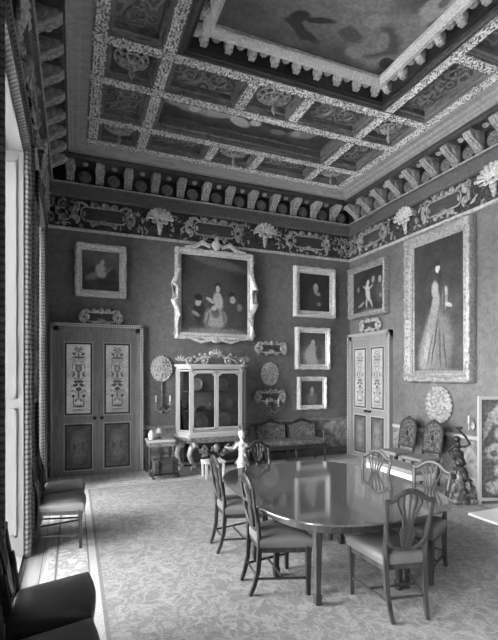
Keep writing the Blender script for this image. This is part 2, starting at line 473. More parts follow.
def console_mesh(w=.135, H=.27, D=.22, rib=True):
    """S-shaped bracket, top at z=0, wall at y=0"""
    mb = MB(); prof = []
    n = 14
    for i in range(n+1):
        t = i/n; z = -H*t
        p = D*(1-t)**.9*.55 + .10*(1+sin(pi*(t*1.5+.25)))*.9*D/.26 + .03
        prof.append((p, z))
    poly = [(0,0)] + prof + [(0,-H)]
    mb.prism(poly, lambda u,v,d: (d, -u, v), -w/2, w/2)
    # ribs and leaf on the front
    if rib:
        for sx in (-.36, 0, .36):
            mb.tube([(sx*w, -p-.004, z) for p,z in prof[1:-1]], .02 if sx else .026, 6, up=(1,0,0))
        for i in (2,5,8,11):
            p, z = prof[i]
            for sx in (-1,1): mb.ball((sx*w*.3,-p-.012,z),(.03,.018,.022),8,5)
    for sx in (-1,1):
        mb.lathe([(.055,0),(.05,.012),(.02,.02)], (sx*w/2, -D*.55, -H*.28), 12, axis='x') if sx>0 else mb.lathe([(.055,0),(.05,-.012),(.02,-.02)], (sx*w/2, -D*.55, -H*.28), 12, axis='x')
    return mb
def rosette_mesh(r=.06, n=8):
    mb = MB(); mb.lathe([(r*1.25,0),(r*1.2,.015),(r,.015)], (0,0,0), 18, axis='y')
    for i in range(n):
        a = 2*pi*i/n; mb.ball((r*.62*cos(a), -.025, r*.62*sin(a)), (r*.36,.016,r*.22), 8, 5, Matrix.Rotation(-a,3,'Y'))
    mb.ball((0,-.035,0), r*.25); return mb

def hold(mb, name, m, smooth=True):
    o = mb.build(name, m, smooth=smooth); me = o.data; bpy.data.objects.remove(o); return me
def put(me, name, parent, loc, rz=0):
    o = bpy.data.objects.new(name, me); COL.objects.link(o); o.parent = parent; o.location = loc; o.rotation_euler[2] = rz; return o
_s = shell_mesh(); _s.v = [(x*1.45,y,z*1.22+.03) for x,y,z in _s.v]; SHELL = hold(_s, 'shell', M['giltb'])
_a, _b = cartouche_parts(); CARTP = hold(_a, 'cartouche_panel', M['dark']); CARTS = hold(_b, 'cartouche_scrolls', M['frz'])
SCROLL = hold(panel_scroll_mesh(), 'corner_scroll', M['giltd'])
M['cons'] = m_gilt('bracket_gilding', .46, .3)
CONS = hold(console_mesh(), 'console', M['cons'])
PATERA = hold(rosette_mesh(.085), 'patera', M['giltd'])
CAPROS = hold(rosette_mesh(.04,6), 'soffit_rosette', M['gilt'])

# entablature of each wall
FZ0, FZ1, AZ1, CZ1 = 4.33, 4.88, 5.09, 5.42
cfg = {
 'back': dict(shells=[1.49,3.65], carts=[(.50,.92),(2.57,1.),(4.68,.92)], cons=[-.06+.485*k for k in range(12)]),
 'right': dict(shells=[6.38,4.55,2.6,.7,-1.2], carts=[(7.36,.78),(5.47,.86),(3.6,.9),(1.65,.9),(-.25,.9)], cons=[7.86-.44*k for k in range(24)]),
 'left': dict(shells=[6.35,3.81,1.25,-1.3], carts=[(7.25,.8),(5.08,1.),(2.53,1.),(0,1.)], cons=[7.86-.44*k for k in range(24)]),
 'front': dict(shells=[1.49,3.65], carts=[(.5,.92),(2.57,1.),(4.68,.92)], cons=[])}
for n, side in enumerate(('back','right','left','front'), 1):
    fn, a, b, rz = WALLS[side]
    mb = MB()
    run(mb, side, [(0,FZ0),(.012,FZ0),(.012,FZ1),(0,FZ1)])
    t = tag(mb.build('trim_%d' % n, M['friezeground']), kind='structure')
    mb = MB(); run(mb, side, [(0,FZ0-.035),(.03,FZ0-.03),(.05,FZ0-.01),(.05,FZ0+.01),(0,FZ0+.02)]); mb.build('lower_fillet', M['gilt'], t)
    mb = MB(); run(mb, side, [(0,FZ1-.02),(.06,FZ1-.01),(.07,FZ1+.01),(.07,AZ1-.03),(.11,AZ1-.02),(.11,AZ1),(0,AZ1)]); mb.build('plain_band', M['archfrieze'], t)
    rn = random.Random(n); mb = MB(); hid = [q for q in cfg[side]['shells']]; c_ = [q for q in cfg[side]['carts']]
    for q in range(int((b-a)*60)):
        s_ = rn.uniform(a+.05,b-.05); z_ = rn.uniform(FZ0+.05,FZ1-.05)
        if any(abs(s_-c)<.42*k and abs(z_-4.6)<.15 for c,k in c_) or any(abs(s_-c)<.2 for c in hid): continue
        st = len(mb.v); mb.ball((0,0,0),(rn.uniform(.03,.06),.018,rn.uniform(.012,.022)),6,4,Matrix.Rotation(rn.uniform(0,3.1),3,'Y')); mb.rot(Matrix.Translation(on(side,s_,z_,.02)) @ Matrix.Rotation(rz,4,'Z'), st)
    mb.build('frieze_foliage', M['frz'], t, smooth=True)
    mb = MB(); run(mb, side, [(.085,AZ1-.012),(.125,AZ1-.012),(.125,AZ1+.008),(.085,AZ1+.008)]); mb.build('band_lip', M['gilt'], t)
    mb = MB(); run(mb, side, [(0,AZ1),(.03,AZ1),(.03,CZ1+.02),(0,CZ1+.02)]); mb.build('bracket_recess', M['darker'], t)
    mb = MB(); run(mb, side, [(0,CZ1),(.30,CZ1),(.30,CZ1+.02),(.335,CZ1+.03),(.345,5.47),(.365,5.475),(.365,5.5),(.0,5.5)]); mb.build('corona', M['dark'], t)
    mb = MB(); run(mb, side, [(0,5.5),(.38,5.5),(.385,5.525),(.42,5.535),(.44,5.555),(.50,5.565),(.53,5.59),(.62,5.595),(.66,5.62),(.66,5.8),(0,5.8)])
    mb.build('crown_moulding', M['grey'], t)
    for s in cfg[side]['shells']: put(SHELL, 'shell', t, on(side, s, 4.66, .01), rz)
    for s, k in cfg[side]['carts']:
        o = put(CARTP, 'cartouche_panel', t, on(side, s, 4.60, .01), rz); o.scale = (k,1,1)
        o = put(CARTS, 'cartouche_scrolls', t, on(side, s, 4.60, .01), rz); o.scale = (k,1,1.05)
    for s in cfg[side]['cons']:
        put(CONS, 'console', t, on(side, s, CZ1, .03), rz)
        m = s + (.2425 if side=='back' else -.22)
        if a+.2 < m < b-.2:
            put(PATERA, 'patera', t, on(side, m, 5.25, .03), rz)
            o = put(CAPROS, 'soffit_rosette', t, on(side, m, CZ1-.001, .19), rz); o.rotation_euler[0] = R(90) if side=='back' else 0
            o.rotation_euler = (Matrix.Rotation(rz,4,'Z') @ Matrix.Rotation(R(90),4,'X')).to_euler()
for s in (XL+.16, XR-.16): put(SCROLL, 'corner_scroll', bpy.data.objects['trim_1'], (s, YB-.012, 4.61))
for s in (YB-.16,): put(SCROLL, 'corner_scroll', bpy.data.objects['trim_2'], (XR-.012, s, 4.61), -pi/2)

# ------------------------------------------------------------------ ceiling
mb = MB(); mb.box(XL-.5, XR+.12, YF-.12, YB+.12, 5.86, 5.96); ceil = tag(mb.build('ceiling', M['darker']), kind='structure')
BW = .085; BZ = 5.60
xs = [.28, 1.05, 2.20, 3.05, 4.25, 5.02]
rows_far = [7.54, 6.88, 5.92, 5.18]
mirror = lambda y: YB+YF-y
def beam(x0, x1, y0, y1):
    mb = MB(); mb.box(x0, x1, y0, y1, BZ, 5.86)
    dx, dy = x1-x0, y1-y0
    if dx > dy:
        for yy in (y0+.012, y1-.012): mb.tube([(x0,yy,BZ),(x1,yy,BZ)], .012, 6)
    else:
        for xx in (x0+.012, x1-.012): mb.tube([(xx,y0,BZ),(xx,y1,BZ)], .012, 6)
    o = mb.build('carved_beam', M['beamground'], ceil)
    if max(y0, y1) < 2.6: return o
    mb = MB(); L = max(dx, dy); n_ = int(L/.030); rr_ = random.Random(int(x0*100+y0*37))
    for i in range(n_):
        for k in range(4):
            u = (i+rr_.random())/n_*L; v_ = -.057+.038*k+rr_.uniform(-.012,.012)
            an = rr_.choice((-1,1))*rr_.uniform(.2,1.1); sz = rr_.uniform(.7,1.25)
            if dx > dy: c = (x0+u, (y0+y1)/2+v_, BZ-.002); q = Matrix.Rotation(an,3,'Z')
            else: c = ((x0+x1)/2+v_, y0+u, BZ-.002); q = Matrix.Rotation(an+pi/2,3,'Z')
            mb.ball(c, (.024*sz,.012*sz,.014*sz), 6, 4, q)
    mb.build('leaf_chain', M['leafgilt'], o, smooth=True)
    return o
CYc = (YB+YF)/2
for s in (1,-1):
    f = (lambda y: y) if s > 0 else mirror
    for y in rows_far:
        ya, yb = sorted((f(y)-BW, f(y)+BW))
        beam(xs[0]-BW, xs[5]+BW, ya, yb)
    for a, b in ((7.54,6.88),(6.88,5.92),(5.92,5.18)):
        lo, hi = sorted((f(a), f(b)))
        for i, x in enumerate(xs):
            if (a, b) == (6.88,5.92) and i in (2,3): continue
            beam(x-BW, x+BW, lo+BW, hi-BW)
    for y in (3.9,):
        ya, yb = sorted((f(y)-BW, f(y)+BW))
        beam(xs[0]+BW, xs[1]-BW, ya, yb); beam(xs[4]+BW, xs[5]-BW, ya, yb)
for x in (xs[0], xs[1], xs[4], xs[5]): beam(x-BW, x+BW, mirror(5.18)+BW, 5.18-BW)
# strip between crown moulding and border beams
mb = MB()
for (a,b,c,d) in ((XL+.6,xs[0]-BW,YF+.6,YB-.6),(xs[5]+BW,XR-.6,YF+.6,YB-.6),(XL+.6,XR-.6,7.54+BW,YB-.6),(XL+.6,XR-.6,YF+.6,mirror(7.54)-BW)):
    mb.box(a,b,c,d,BZ+.01,5.86)
mb.build('border_strip', M['coffertrim'], ceil)
cells = []
def cell(x0,x1,y0,y1,kind): cells.append((x0+BW,x1-BW,y0+BW,y1-BW,kind))
for s in (1,-1):
    f = (lambda y: y) if s > 0 else mirror
    def fy(a,b): return tuple(sorted((f(a),f(b))))
    for i in range(5):
        cell(xs[i], xs[i+1], *fy(7.54,6.88), 'p' if i%2==0 else 'r')
        cell(xs[i], xs[i+1], *fy(5.92,5.18), 'p' if i%2==0 else 'r')
    cell(xs[0], xs[1], *fy(6.88,5.92), 'r'); cell(xs[4], xs[5], *fy(6.88,5.92), 'r')
    cell(xs[0], xs[1], *fy(5.18,3.9), 'r'); cell(xs[4], xs[5], *fy(5.18,3.9), 'r')
cell(xs[0], xs[1], mirror(3.9), 3.9, 'r'); cell(xs[4], xs[5], mirror(3.9), 3.9, 'r')
def steprect(mb, x0,x1,y0,y1, prof, flip=1):
    """sweep (inset, z) profile round the inside of a rectangle"""
    n = len(prof); vs = []
    for q,z in prof: vs += [(x0+q,y0+q,z),(x1-q,y0+q,z),(x1-q,y1-q,z),(x0+q,y1-q,z)]
    fs = []
    for i in range(n):
        j = (i+1)%n
        for k in range(4):
            k2 = (k+1)%4; fs.append((i*4+k,i*4+k2,j*4+k2,j*4+k))
    mb.add(vs, fs)
def relief_scrolls(w, h):
    """raised scrolling foliage filling w x h, in local xy, facing down"""
    mb = MB(); nx = max(1, round(w/.36)); ny = max(1, round(h/.36)); cw, ch = w/nx, h/ny
    for i in range(nx):
        for j in range(ny):
            cx = -w/2+cw*(i+.5); cy = -h/2+ch*(j+.5); hand = 1 if (i+j)%2 else -1; r = min(cw,ch)*.42
            st = len(mb.v)
            mb.spiral(0, 0, r, 1.4, R(40+90*((i+j)%4)), .016, 0, hand, n=18)
            for k in range(6):
                a = R(60*k+20*i+35*j); mb.ball((r*.9*cos(a),0,r*.9*sin(a)), (.034,.012,.016), 6, 4, Matrix.Rotation(-a+.7,3,'Y'))
            mb.rot(Matrix.Translation((cx,cy,0)) @ Matrix.Rotation(R(90),4,'X'), st)
    return mb
def pendant_mesh():
    mb = MB()
    for rr, z in ((.19,-.01),(.13,-.03)):
        pts = [(rr*cos(2*pi*k/24), rr*sin(2*pi*k/24), z) for k in range(25)]
        mb.tube(pts, .014, 6)
    for i in range(10):
        a = 2*pi*i/10; mb.ball((.155*cos(a), .155*sin(a), -.02), (.045,.018,.02), 8, 5, Matrix.Rotation(a,3,'Z'))
    for i in range(8):
        a = 2*pi*i/8+.2; mb.ball((.085*cos(a), .085*sin(a), -.045), (.04,.02,.02), 8, 5, Matrix.Rotation(a,3,'Z'))
    mb.lathe([(.07,-.02),(.06,-.06),(.03,-.075),(.018,-.11),(.03,-.14),(.036,-.165),(.02,-.195),(.006,-.22)], (0,0,0), 12)
    return mb
PEND = hold(pendant_mesh(), 'pendant_boss', m_gilt('boss_gilding', .42, .3))
cache = {}
for (x0,x1,y0,y1,k) in cells:
    mb = MB(); w, h = x1-x0, y1-y0
    steprect(mb, x0,x1,y0,y1, [(0,BZ+.012),(.02,BZ+.012),(.03,BZ+.04),(.055,BZ+.05),(.065,BZ+.12),(.065,5.8),(0,5.8)])
    mb.build('coffer_moulding', M['coffertrim'], ceil)
    mb = MB(); mb.box(-w/2+.05,w/2-.05,-h/2+.05,h/2-.05,0,.05)
    cx, cy = (x0+x1)/2, (y0+y1)/2
    mb.build('coffer_panel', M['cofferd'] if k=='p' else M['coffer'], ceil, loc=(cx,cy,BZ+.12))
    if k == 'p':
        o = put(PEND, 'pendant_boss', ceil, (cx,cy,BZ+.12)); s = min(1, (h-.14)/.42); o.scale = (s*min(1.5,(w-.15)/(h-.15)),s,1.25)
    elif y0 > 3.2:
        key = (round(w,2), round(h,2))
        if key not in cache: cache[key] = hold(relief_scrolls(w-.2, h-.2), 'foliage_relief', M['giltd'])
        put(cache[key], 'foliage_relief', ceil, (cx,cy,BZ+.115))

# strip painting in the ceiling
def ceil_strip(y0, y1, label):
    x0, x1 = xs[1]+BW, xs[4]-BW
    r = empty('ceiling_painting', ((x0+x1)/2, (y0+y1)/2, BZ)); hx, hy = (x1-x0)/2, (y1-y0)/2
    mb = MB(); mb.box(-hx+.08, hx-.08, -hy+.08, hy-.08, .20, .23)
    e = [(-1.1,-.05,.42,.16,10,.30,.4),(-.95,.0,.10,.09,0,.6,.3),(-.55,-.05,.35,.14,-20,.42,.4),(-.2,.05,.22,.12,25,.55,.3),(.05,.0,.10,.09,0,.7,.3),
         (.45,-.08,.45,.14,8,.03,.3),(.5,.1,.14,.08,0,.26,.3),(.95,0,.32,.14,-15,.28,.4),(.8,.02,.08,.1,0,.42,.3),(1.2,.05,.12,.14,20,.05,.3),(-1.25,.1,.12,.08,0,.06,.4)]
    # canvas painted in xz then laid flat
    cm = MB(); cm.box(-hx+.08, hx-.08, -.015, .015, -hy+.08, hy-.08)
    c = cm.build('canvas', m_paint('reclining_figures', .07, e, .06, 4), r); c.location = (0,0,.215); c.rotation_euler[0] = R(-90)
    mb = MB(); steprect(mb, -hx,hx,-hy,hy, [(0,.012),(.02,.0),(.035,.012),(.04,.05),(.06,.06),(.06,.16),(.085,.17),(.085,.2),(0,.2)])
    mb.build('picture_moulding', M['coffertrim'], r)
    mb = MB(); n = int(2*hx/.045)
    for i in range(n):
        x = -hx+.05+(2*hx-.1)*i/(n-1)
        for sy in (-1,1): mb.box(x-.012, x+.012, sy*(hy-.045)-.02, sy*(hy-.045)+.02, .065, .15)
    n = int(2*hy/.045)
    for i in range(n):
        y = -hy+.05+(2*hy-.1)*i/(n-1)
        for sx in (-1,1): mb.box(sx*(hx-.045)-.02, sx*(hx-.045)+.02, y-.012, y+.012, .065, .15)
    mb.build('dentil_course', M['giltd'], r)
    return tag(r, label, 'painting')
ceil_strip(5.92+BW, 6.88-BW, 'long narrow ceiling painting of reclining figures, set in coffers with dentil moulding')

# great central ceiling painting
x0, x1, y0, y1 = xs[1]+BW, xs[4]-BW, mirror(5.18)+BW, 5.18-BW
r = empty('ceiling_painting', ((x0+x1)/2, (y0+y1)/2, BZ)); hx, hy = (x1-x0)/2, (y1-y0)/2
tag(r, 'huge central ceiling painting of clouds and figures in a bright gilded frame with little brackets', 'painting')
mb = MB(); steprect(mb, -hx,hx,-hy,hy, [(0,-.01),(.02,-.03),(.05,-.03),(.06,-.01),(.085,-.005),(.085,.03),(0,.03)]); mb.build('outer_moulding', M['dark'], r)
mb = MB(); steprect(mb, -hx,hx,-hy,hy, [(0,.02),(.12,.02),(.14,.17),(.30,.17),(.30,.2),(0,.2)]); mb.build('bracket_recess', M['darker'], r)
mb = MB(); steprect(mb, -hx,hx,-hy,hy, [(.215,.172),(.22,.13),(.245,.105),(.30,.10),(.335,.125),(.36,.15),(.36,.2),(.215,.2)]); mb.build('gilded_frame', M['leafbright'], r)
CK = hold(console_mesh(.075,.11,.075), 'bracket', M['gilt'])
RO = hold(rosette_mesh(.042,7), 'rosette', M['gilt'])
def rim(n, fnp, rz, vis=lambda q: True):
    for i in range(n):
        t = (i+.5)/n; p = fnp(t)
        if not vis(p): continue
        put(CK, 'bracket', r, p, rz)
        t = (i+1)/n
        if i < n-1:
            p = fnp(t); d = Vector((sin(rz), -cos(rz), 0))*.045
            o = put(RO, 'rosette', r, (p[0]+d.x, p[1]+d.y, .169)); o.rotation_euler = (Matrix.Rotation(rz,4,'Z') @ Matrix.Rotation(R(90),4,'X')).to_euler()
E0 = .13
rim(9, lambda t: (-hx+E0+(2*hx-2*E0)*t, hy-E0, .165), 0)
rim(9, lambda t: (hx-E0, hy-E0-.31*9*t, .165), -pi/2)
rim(9, lambda t: (-hx+E0, hy-E0-.31*9*t, .165), pi/2)
cm = MB(); cm.box(-hx+.3, hx-.3, -.015, .015, -hy+.3, hy-.3)
# canvas coordinates: x right, z = away from the far wall after the turn
zt = hy-.3
e = [(-.7,zt-.9,1.1,.7,20,.20,.5),(.1,zt-.9,.9,.6,10,.22,.5),(.85,zt-.55,.50,.45,20,.30,.4),(.80,zt-.52,.30,.28,0,.10,.35),(.78,zt-.50,.14,.16,0,.30,.3),
     (-.30,zt-.45,.10,.15,20,.03,.3),(-.18,zt-.33,.30,.07,14,.035,.3),(-.05,zt-.55,.22,.05,-20,.035,.3),(.40,zt-.62,.42,.22,30,.26,.35),(.35,zt-.50,.20,.10,10,.10,.3),
     (.62,zt-.30,.16,.12,0,.30,.3),(.52,zt-.78,.10,.16,0,.36,.3),(.30,zt-.95,.3,.12,-20,.32,.4),(1.12,zt-.26,.14,.11,0,.025,.2),(1.22,zt-.40,.09,.10,0,.36,.3),
     (1.0,zt-.85,.30,.14,0,.30,.4),(1.05,zt-1.25,.17,.34,8,.48,.25),(1.05,zt-1.30,.07,.16,0,.2,.3),(1.07,zt-1.6,.10,.1,0,.12,.3),(-.9,zt-1.8,.6,.5,0,.22,.5),(-.9,zt-.35,.3,.14,0,.12,.5)]
c = cm.build('canvas', m_paint('clouds_and_figures', .08, [q[:5]+(q[5]*.78,)+q[6:] for q in e], .22, 3, .2, .28), r); c.location = (0,0,.205); c.rotation_euler[0] = R(-90)

# ------------------------------------------------------------------ windows (left wall)
for n, (a, b) in enumerate(WINS, 1):
    w = tag(empty('window_%d' % n, (XL, (a+b)/2, 0)), kind='structure'); hw = (b-a)/2; T = .5
    # splay-free panelled reveals and soffit (white paint)
    for s in (-1, 1):
        y = s*hw
        mb = MB(); mb.box(-T, 0, min(y, y-s*.03), max(y, y-s*.03), .035, WH)
        for z0, z1 in ((.22,1.45),(1.55,WH-.12)):
            yy = y - s*.03
            for (xa,xb,za,zb) in ((-.42,-.06,z0,z0+.02),(-.42,-.06,z1-.02,z1),(-.42,-.40,z0,z1),(-.08,-.06,z0,z1)):
                mb.box(xa, xb, min(yy,yy-s*.012), max(yy,yy-s*.012), za, zb)
        mb.build('shutter_panel', M['reveal'], w)
        mb = MB(); mb.ball((-.20, y-s*.055, 1.23), .016); mb.lathe([(.008,0),(.008,.04)] , (-.2, y-s*.055+.0, 1.23), 8, axis='y'); mb.build('shutter_knob', M['black'], w)
    mb = MB(); mb.box(-T, 0, -hw, hw, WH-.03, WH)
    for q in (-.35,-.15): mb.box(q-.01, q+.01, -hw+.08, hw-.08, WH-.045, WH-.03)
    mb.build('soffit', M['reveal'], w)
    mb = MB(); mb.box(-T, .0, -hw, hw, .0, .035); mb.build('window_sill', M['boards'], w)
    # sash frame and glazing bars
    mb = MB(); X0, X1 = -.49, -.44
    mb.box(X0,X1,-hw,-hw+.07,.12,WH); mb.box(X0,X1,hw-.07,hw,.12,WH); mb.box(X0,X1,-hw,hw,WH-.07,WH); mb.box(X0,X1,-hw,hw,.12,.22)
    mb.box(X0-.01,X1,-hw,hw,2.02,2.08)
    for i in (1,2): y = -hw + 2*hw*i/3; mb.box(X0+.01,X1-.01,y-.014,y+.014,.2,WH-.05)
    for i in range(1,8):
        z = .2+(WH-.27)*i/8; mb.box(X0+.01,X1-.01,-hw,hw,z-.012,z+.012)
    mb.build('sash', M['white'], w)
    mb = MB(); mb.box(-.468,-.464,-hw+.03,hw-.03,.15,WH-.03); mb.build('pane', M['glass'], w)
    # architrave on the room side
    mb = MB(); aw = .15
    for s in (-1,1):
        y = s*hw; mb.box(0,.065, min(y,y+s*aw), max(y,y+s*aw), 0, WH+aw)
        mb.box(-.03,.04, min(y-s*.02,y+s*.02), max(y-s*.02,y+s*.02), 0, WH)
        yo = y+s*aw; mb.box(0,.085, min(yo,yo-s*.03), max(yo,yo-s*.03), 0, WH+aw)
    mb.box(0,.065,-hw-aw,hw+aw,WH,WH+aw); mb.box(0,.085,-hw-aw,hw+aw,WH+aw-.03,WH+aw)
    mb.build('architrave', M['scallop'], w)
    L = bpy.data.lights.new('window_portal', 'AREA'); L.shape = 'RECTANGLE'; L.size = WH-.2; L.size_y = 2*hw; L.cycles.is_portal = True
    lo = bpy.data.objects.new('window_portal', L); COL.objects.link(lo); lo.location = (XL-.52, (a+b)/2, WH/2+.05); lo.rotation_euler = (0, R(-90), 0)

# ------------------------------------------------------------------ doors
def arab(h):
    e = [(0,h*.86,.075,.03,0,.13,.2,1),(.045,h*.93,.03,.008,20,.2,.2,1),(.03,h*.78,.05,.008,-25,.2,.2,1),(.10,h*.55,.02,.02,0,.25,.2,1,1),(.10,h*.36,.008,.06,0,.25,.2,1),(.095,h*.2,.02,.012,0,.2,.2,1),(.05,0,.035,.01,30,.22,.2,1),(.10,-h*.2,.022,.022,0,.22,.2,1,1),(.1,-h*.35,.03,.01,-30,.22,.2,1),(.05,-h*.38,.03,.008,30,.22,.2,1),(.045,-h*.76,.03,.02,0,.22,.2,1,1),(0,h*.86,.05,.018,0,.5,.2,1),(.075,h*.72,.035,.018,35,.12,.2,1),(0,h*.62,.11,.018,0,.16,.2,1),(0,h*.70,.012,.05,0,.16,.2,1),
         (.06,h*.45,.03,.045,-20,.18,.2,1,1),(0,h*.30,.06,.075,0,.2,.2,1),(0,h*.30,.035,.05,0,.45,.2,1),(0,h*.1,.02,.09,0,.2,.2,1),
         (.08,h*.12,.018,.05,20,.15,.2,1),(0,-h*.08,.09,.03,0,.16,.2,1),(.05,-h*.18,.045,.03,-25,.13,.2,1),(0,-h*.30,.05,.04,0,.14,.2,1),(0,-h*.46,.014,.10,0,.2,.2,1),
         (.085,-h*.50,.028,.028,0,.12,.2,1),(.085,-h*.68,.009,.10,0,.14,.2,1),(0,-h*.80,.09,.02,0,.16,.2,1),(.04,-h*.62,.02,.04,30,.3,.2,1),(0,-h*.9,.12,.012,0,.25,.2,1)]
    return e
def make_door(n, loc, rz, W, H, wood, pv, pv2, first=True):
    d = tag(empty('door_%d' % n, loc, rz), kind='structure'); hw = W/2; aw = .13; lw = hw-aw
    mb = MB()
    for s in (-1,1): mb.box(min(s*hw,s*(hw-aw)), max(s*hw,s*(hw-aw)), -.07, 0, 0, H)
    mb.box(-hw,hw,-.07,0,H-aw,H); mb.build('door_case', wood, d)
    mb = MB()
    for s in (-1,1): mb.box(min(s*hw,s*(hw-.05)), max(s*hw,s*(hw-.05)), -.10, -.06, 0, H)
    mb.box(-hw,hw,-.10,-.06,H-.05,H+.01); mb.build('dentil_edge', M['scallop2'], d)
    for s in (-1,1):
        mb = MB(); mb.box(-lw/2, lw/2-.004 if s<0 else lw/2, -.045, 0, .0, H-aw, .004)
        lf = mb.build('door_leaf', wood, d, loc=(s*lw/2, 0, 0))
        pw = lw*.60/2; cx = -s*.0; 
        for (z0,z1,kind) in ((1.09,2.30,'up'),(.13,.87,'low')):
            hz = (z1-z0)/2; v = pv if s<0 else pv2
            mb = MB(); mb.box(-pw,pw,-.012,.0,-hz,hz)
            if kind == 'up':
                mt = m_paint('arabesque_panel', v, arab(hz), .02, 9, .12, .4)
            else:
                mt = m_paint('lower_door_panel', .12, [(0,0,pw*.75,hz*.85,0,.17,.15,1,1),(0,hz*.3,.08,.1,0,.22,.3,1),(0,-hz*.3,.08,.1,0,.22,.3,1),(0,0,.05,.06,0,.2,.3,1)], .03, 8, .2, .4)
            mb.build('upper_panel' if kind=='up' else 'lower_panel', mt, lf, loc=(0,-.045,(z0+z1)/2))
            mb = MB()
            for (q,mi) in ((0,0),(.034,1)):
                mb.mi = mi; g = 0
                a, b, zz = -pw-g-q, pw+g+q, hz+g+q; t_ = .022 if q == 0 else .012
                for (xa,xb,za,zb) in ((a-t_,a,-zz-t_,zz+t_),(b,b+t_,-zz-t_,zz+t_),(a,b,zz,zz+t_),(a,b,-zz-t_,-zz)):
                    mb.box(xa,xb,-.014,0,za,zb)
            mb.build('panel_inlay', [M['black'], M['inlay']], lf, loc=(0,-.045,(z0+z1)/2))
        mb = MB(); hx_ = -s*(lw/2-.06)
        mb.lathe([(.03,0),(.03,.008),(.012,.014),(.012,.035),(.026,.045),(.028,.06),(.015,.07)], (hx_,-.045,1.0), 12, axis='y')
        mb.build('door_knob', M['black'], lf, smooth=True)
    return d
make_door(1, (.40, YB, 0), 0, 1.56, 2.66, M['doorwood'], .86, .60)
make_door(2, (XR, 7.46, 0), -pi/2, 1.40, 2.64, M['doorlight'], .46, .40)

# ------------------------------------------------------------------ picture frames
def frame_mesh(w, h, fw, depth=.08, carve=.012, prof=None, seed=0, freq=60, corner=True):
    """w,h sight size; fw frame width; faces -y"""
    rnd = random.Random(seed); mb = MB()
    prof = prof or [(0,.0),(0,.35),(.12,.42),(.18,.62),(.30,.66),(.42,.58),(.55,.72),(.75,1.0),(.90,.92),(1.0,.55),(1.0,0)]
    N = max(8, int(max(w,h)/.045)); pts = []
    sides = [((-1,-1),(1,-1)),((1,-1),(1,1)),((1,1),(-1,1)),((-1,1),(-1,-1))]
    for (sa, sb) in sides:
        L = w if sa[1]==sb[1] else h; n = max(6, int(L/.035))
        for i in range(n): pts.append((sa, sb, i/n, L))
    P = len(pts); K = len(prof); vs = []
    ph = rnd.random()*6
    for (sa,sb,t,L) in pts:
        for (o,f) in prof:
            o2 = o*fw; x = (sa[0]*(1-t)+sb[0]*t)*(w/2+o2); z = (sa[1]*(1-t)+sb[1]*t)*(h/2+o2); y = -depth*f
            if o > .4 and f > 0:
                c = carve*(abs(sin(t*L*freq/2+ph))-.4 + .15*(rnd.random()-.5))
                y -= c
                if o > .8:
                    oc = carve*1.2*(abs(sin(t*L*freq/4))-.3)
                    if sa[1]==sb[1]: z += sa[1]*oc
                    else: x += sa[0]*oc
            vs.append((x,y,z))
    fs = []
    for i in range(P):
        j = (i+1)%P
        for k in range(K):
            k2 = (k+1)%K; fs.append((i*K+k, i*K+k2, j*K+k2, j*K+k))
    mb.add(vs, fs)
    for (sa, sb) in sides:
        L = w if sa[1]==sb[1] else h; n = int(L/.075)
        for i in range(n):
            t = (i+.5)/n; o2 = fw*(.74 if i%2 else .66); x = (sa[0]*(1-t)+sb[0]*t)*(w/2+o2); z = (sa[1]*(1-t)+sb[1]*t)*(h/2+o2)
            an = (.6 if i%2 else -.6) + (0 if sa[1]==sb[1] else pi/2)
            mb.ball((x,-depth*.86,z), (.032,.02,.014*fw/.12), 7, 4, Matrix.Rotation(an,3,'Y'))
    if corner:
        for sx in (-1,1):
            for sz in (-1,1):
                cx, cz = sx*(w/2+fw*.65), sz*(h/2+fw*.65); q = fw*.33
                mb.ball((cx,-depth*.95,cz), (q,.02,q))
                for dx, dz in ((-1.6,0),(0,-1.6),(-2.8,.15),(.15,-2.8)): mb.ball((cx+sx*dx*q, -depth*.9, cz+sz*dz*q), (q*.75,.016,q*.6) if dz==0 or abs(dx)>1 else (q*.6,.016,q*.75), 8, 5)
        for (cx,cz,ax) in ((0,h/2+fw*.7,0),(0,-h/2-fw*.7,0),(w/2+fw*.7,0,1),(-w/2-fw*.7,0,1)):
            for k in (-2,-1,0,1,2):
                q = fw*(.30-.05*abs(k)); mb.ball((cx+(0 if ax else k*q*1.5), -depth*.95, cz+(k*q*1.5 if ax else 0)), (q*.8,.018,q*.8), 8, 5)
    return mb
def picture(side, s, z, W, H, fw, mat, label, depth=.10, carve=.012, seed=1, fm=None, name='framed_painting', extra=None, cat='painting', standoff=0.):
    rz = WALLS[side][3]
    r = empty(name, on(side, s, z, .004+standoff), rz); w, h = W-2*fw, H-2*fw
    frame_mesh(w, h, fw, depth, carve, seed=seed).build('frame', fm or M['frame'], r, smooth=True)
    mb = MB(); mb.box(-W/2+.03, W/2-.03, -depth*.35, 0, -H/2+.03, H/2-.03); mb.build('backing_board', M['dark'], r)
    mb = MB(); mb.box(-w/2-.005, w/2+.005, -depth*.35-.012, -depth*.35, -h/2-.005, h/2+.005); mb.build('canvas', mat, r)
    if extra: extra.build('frame_ornament', fm or M['frame'], r, smooth=True)
    return tag(r, label, cat)

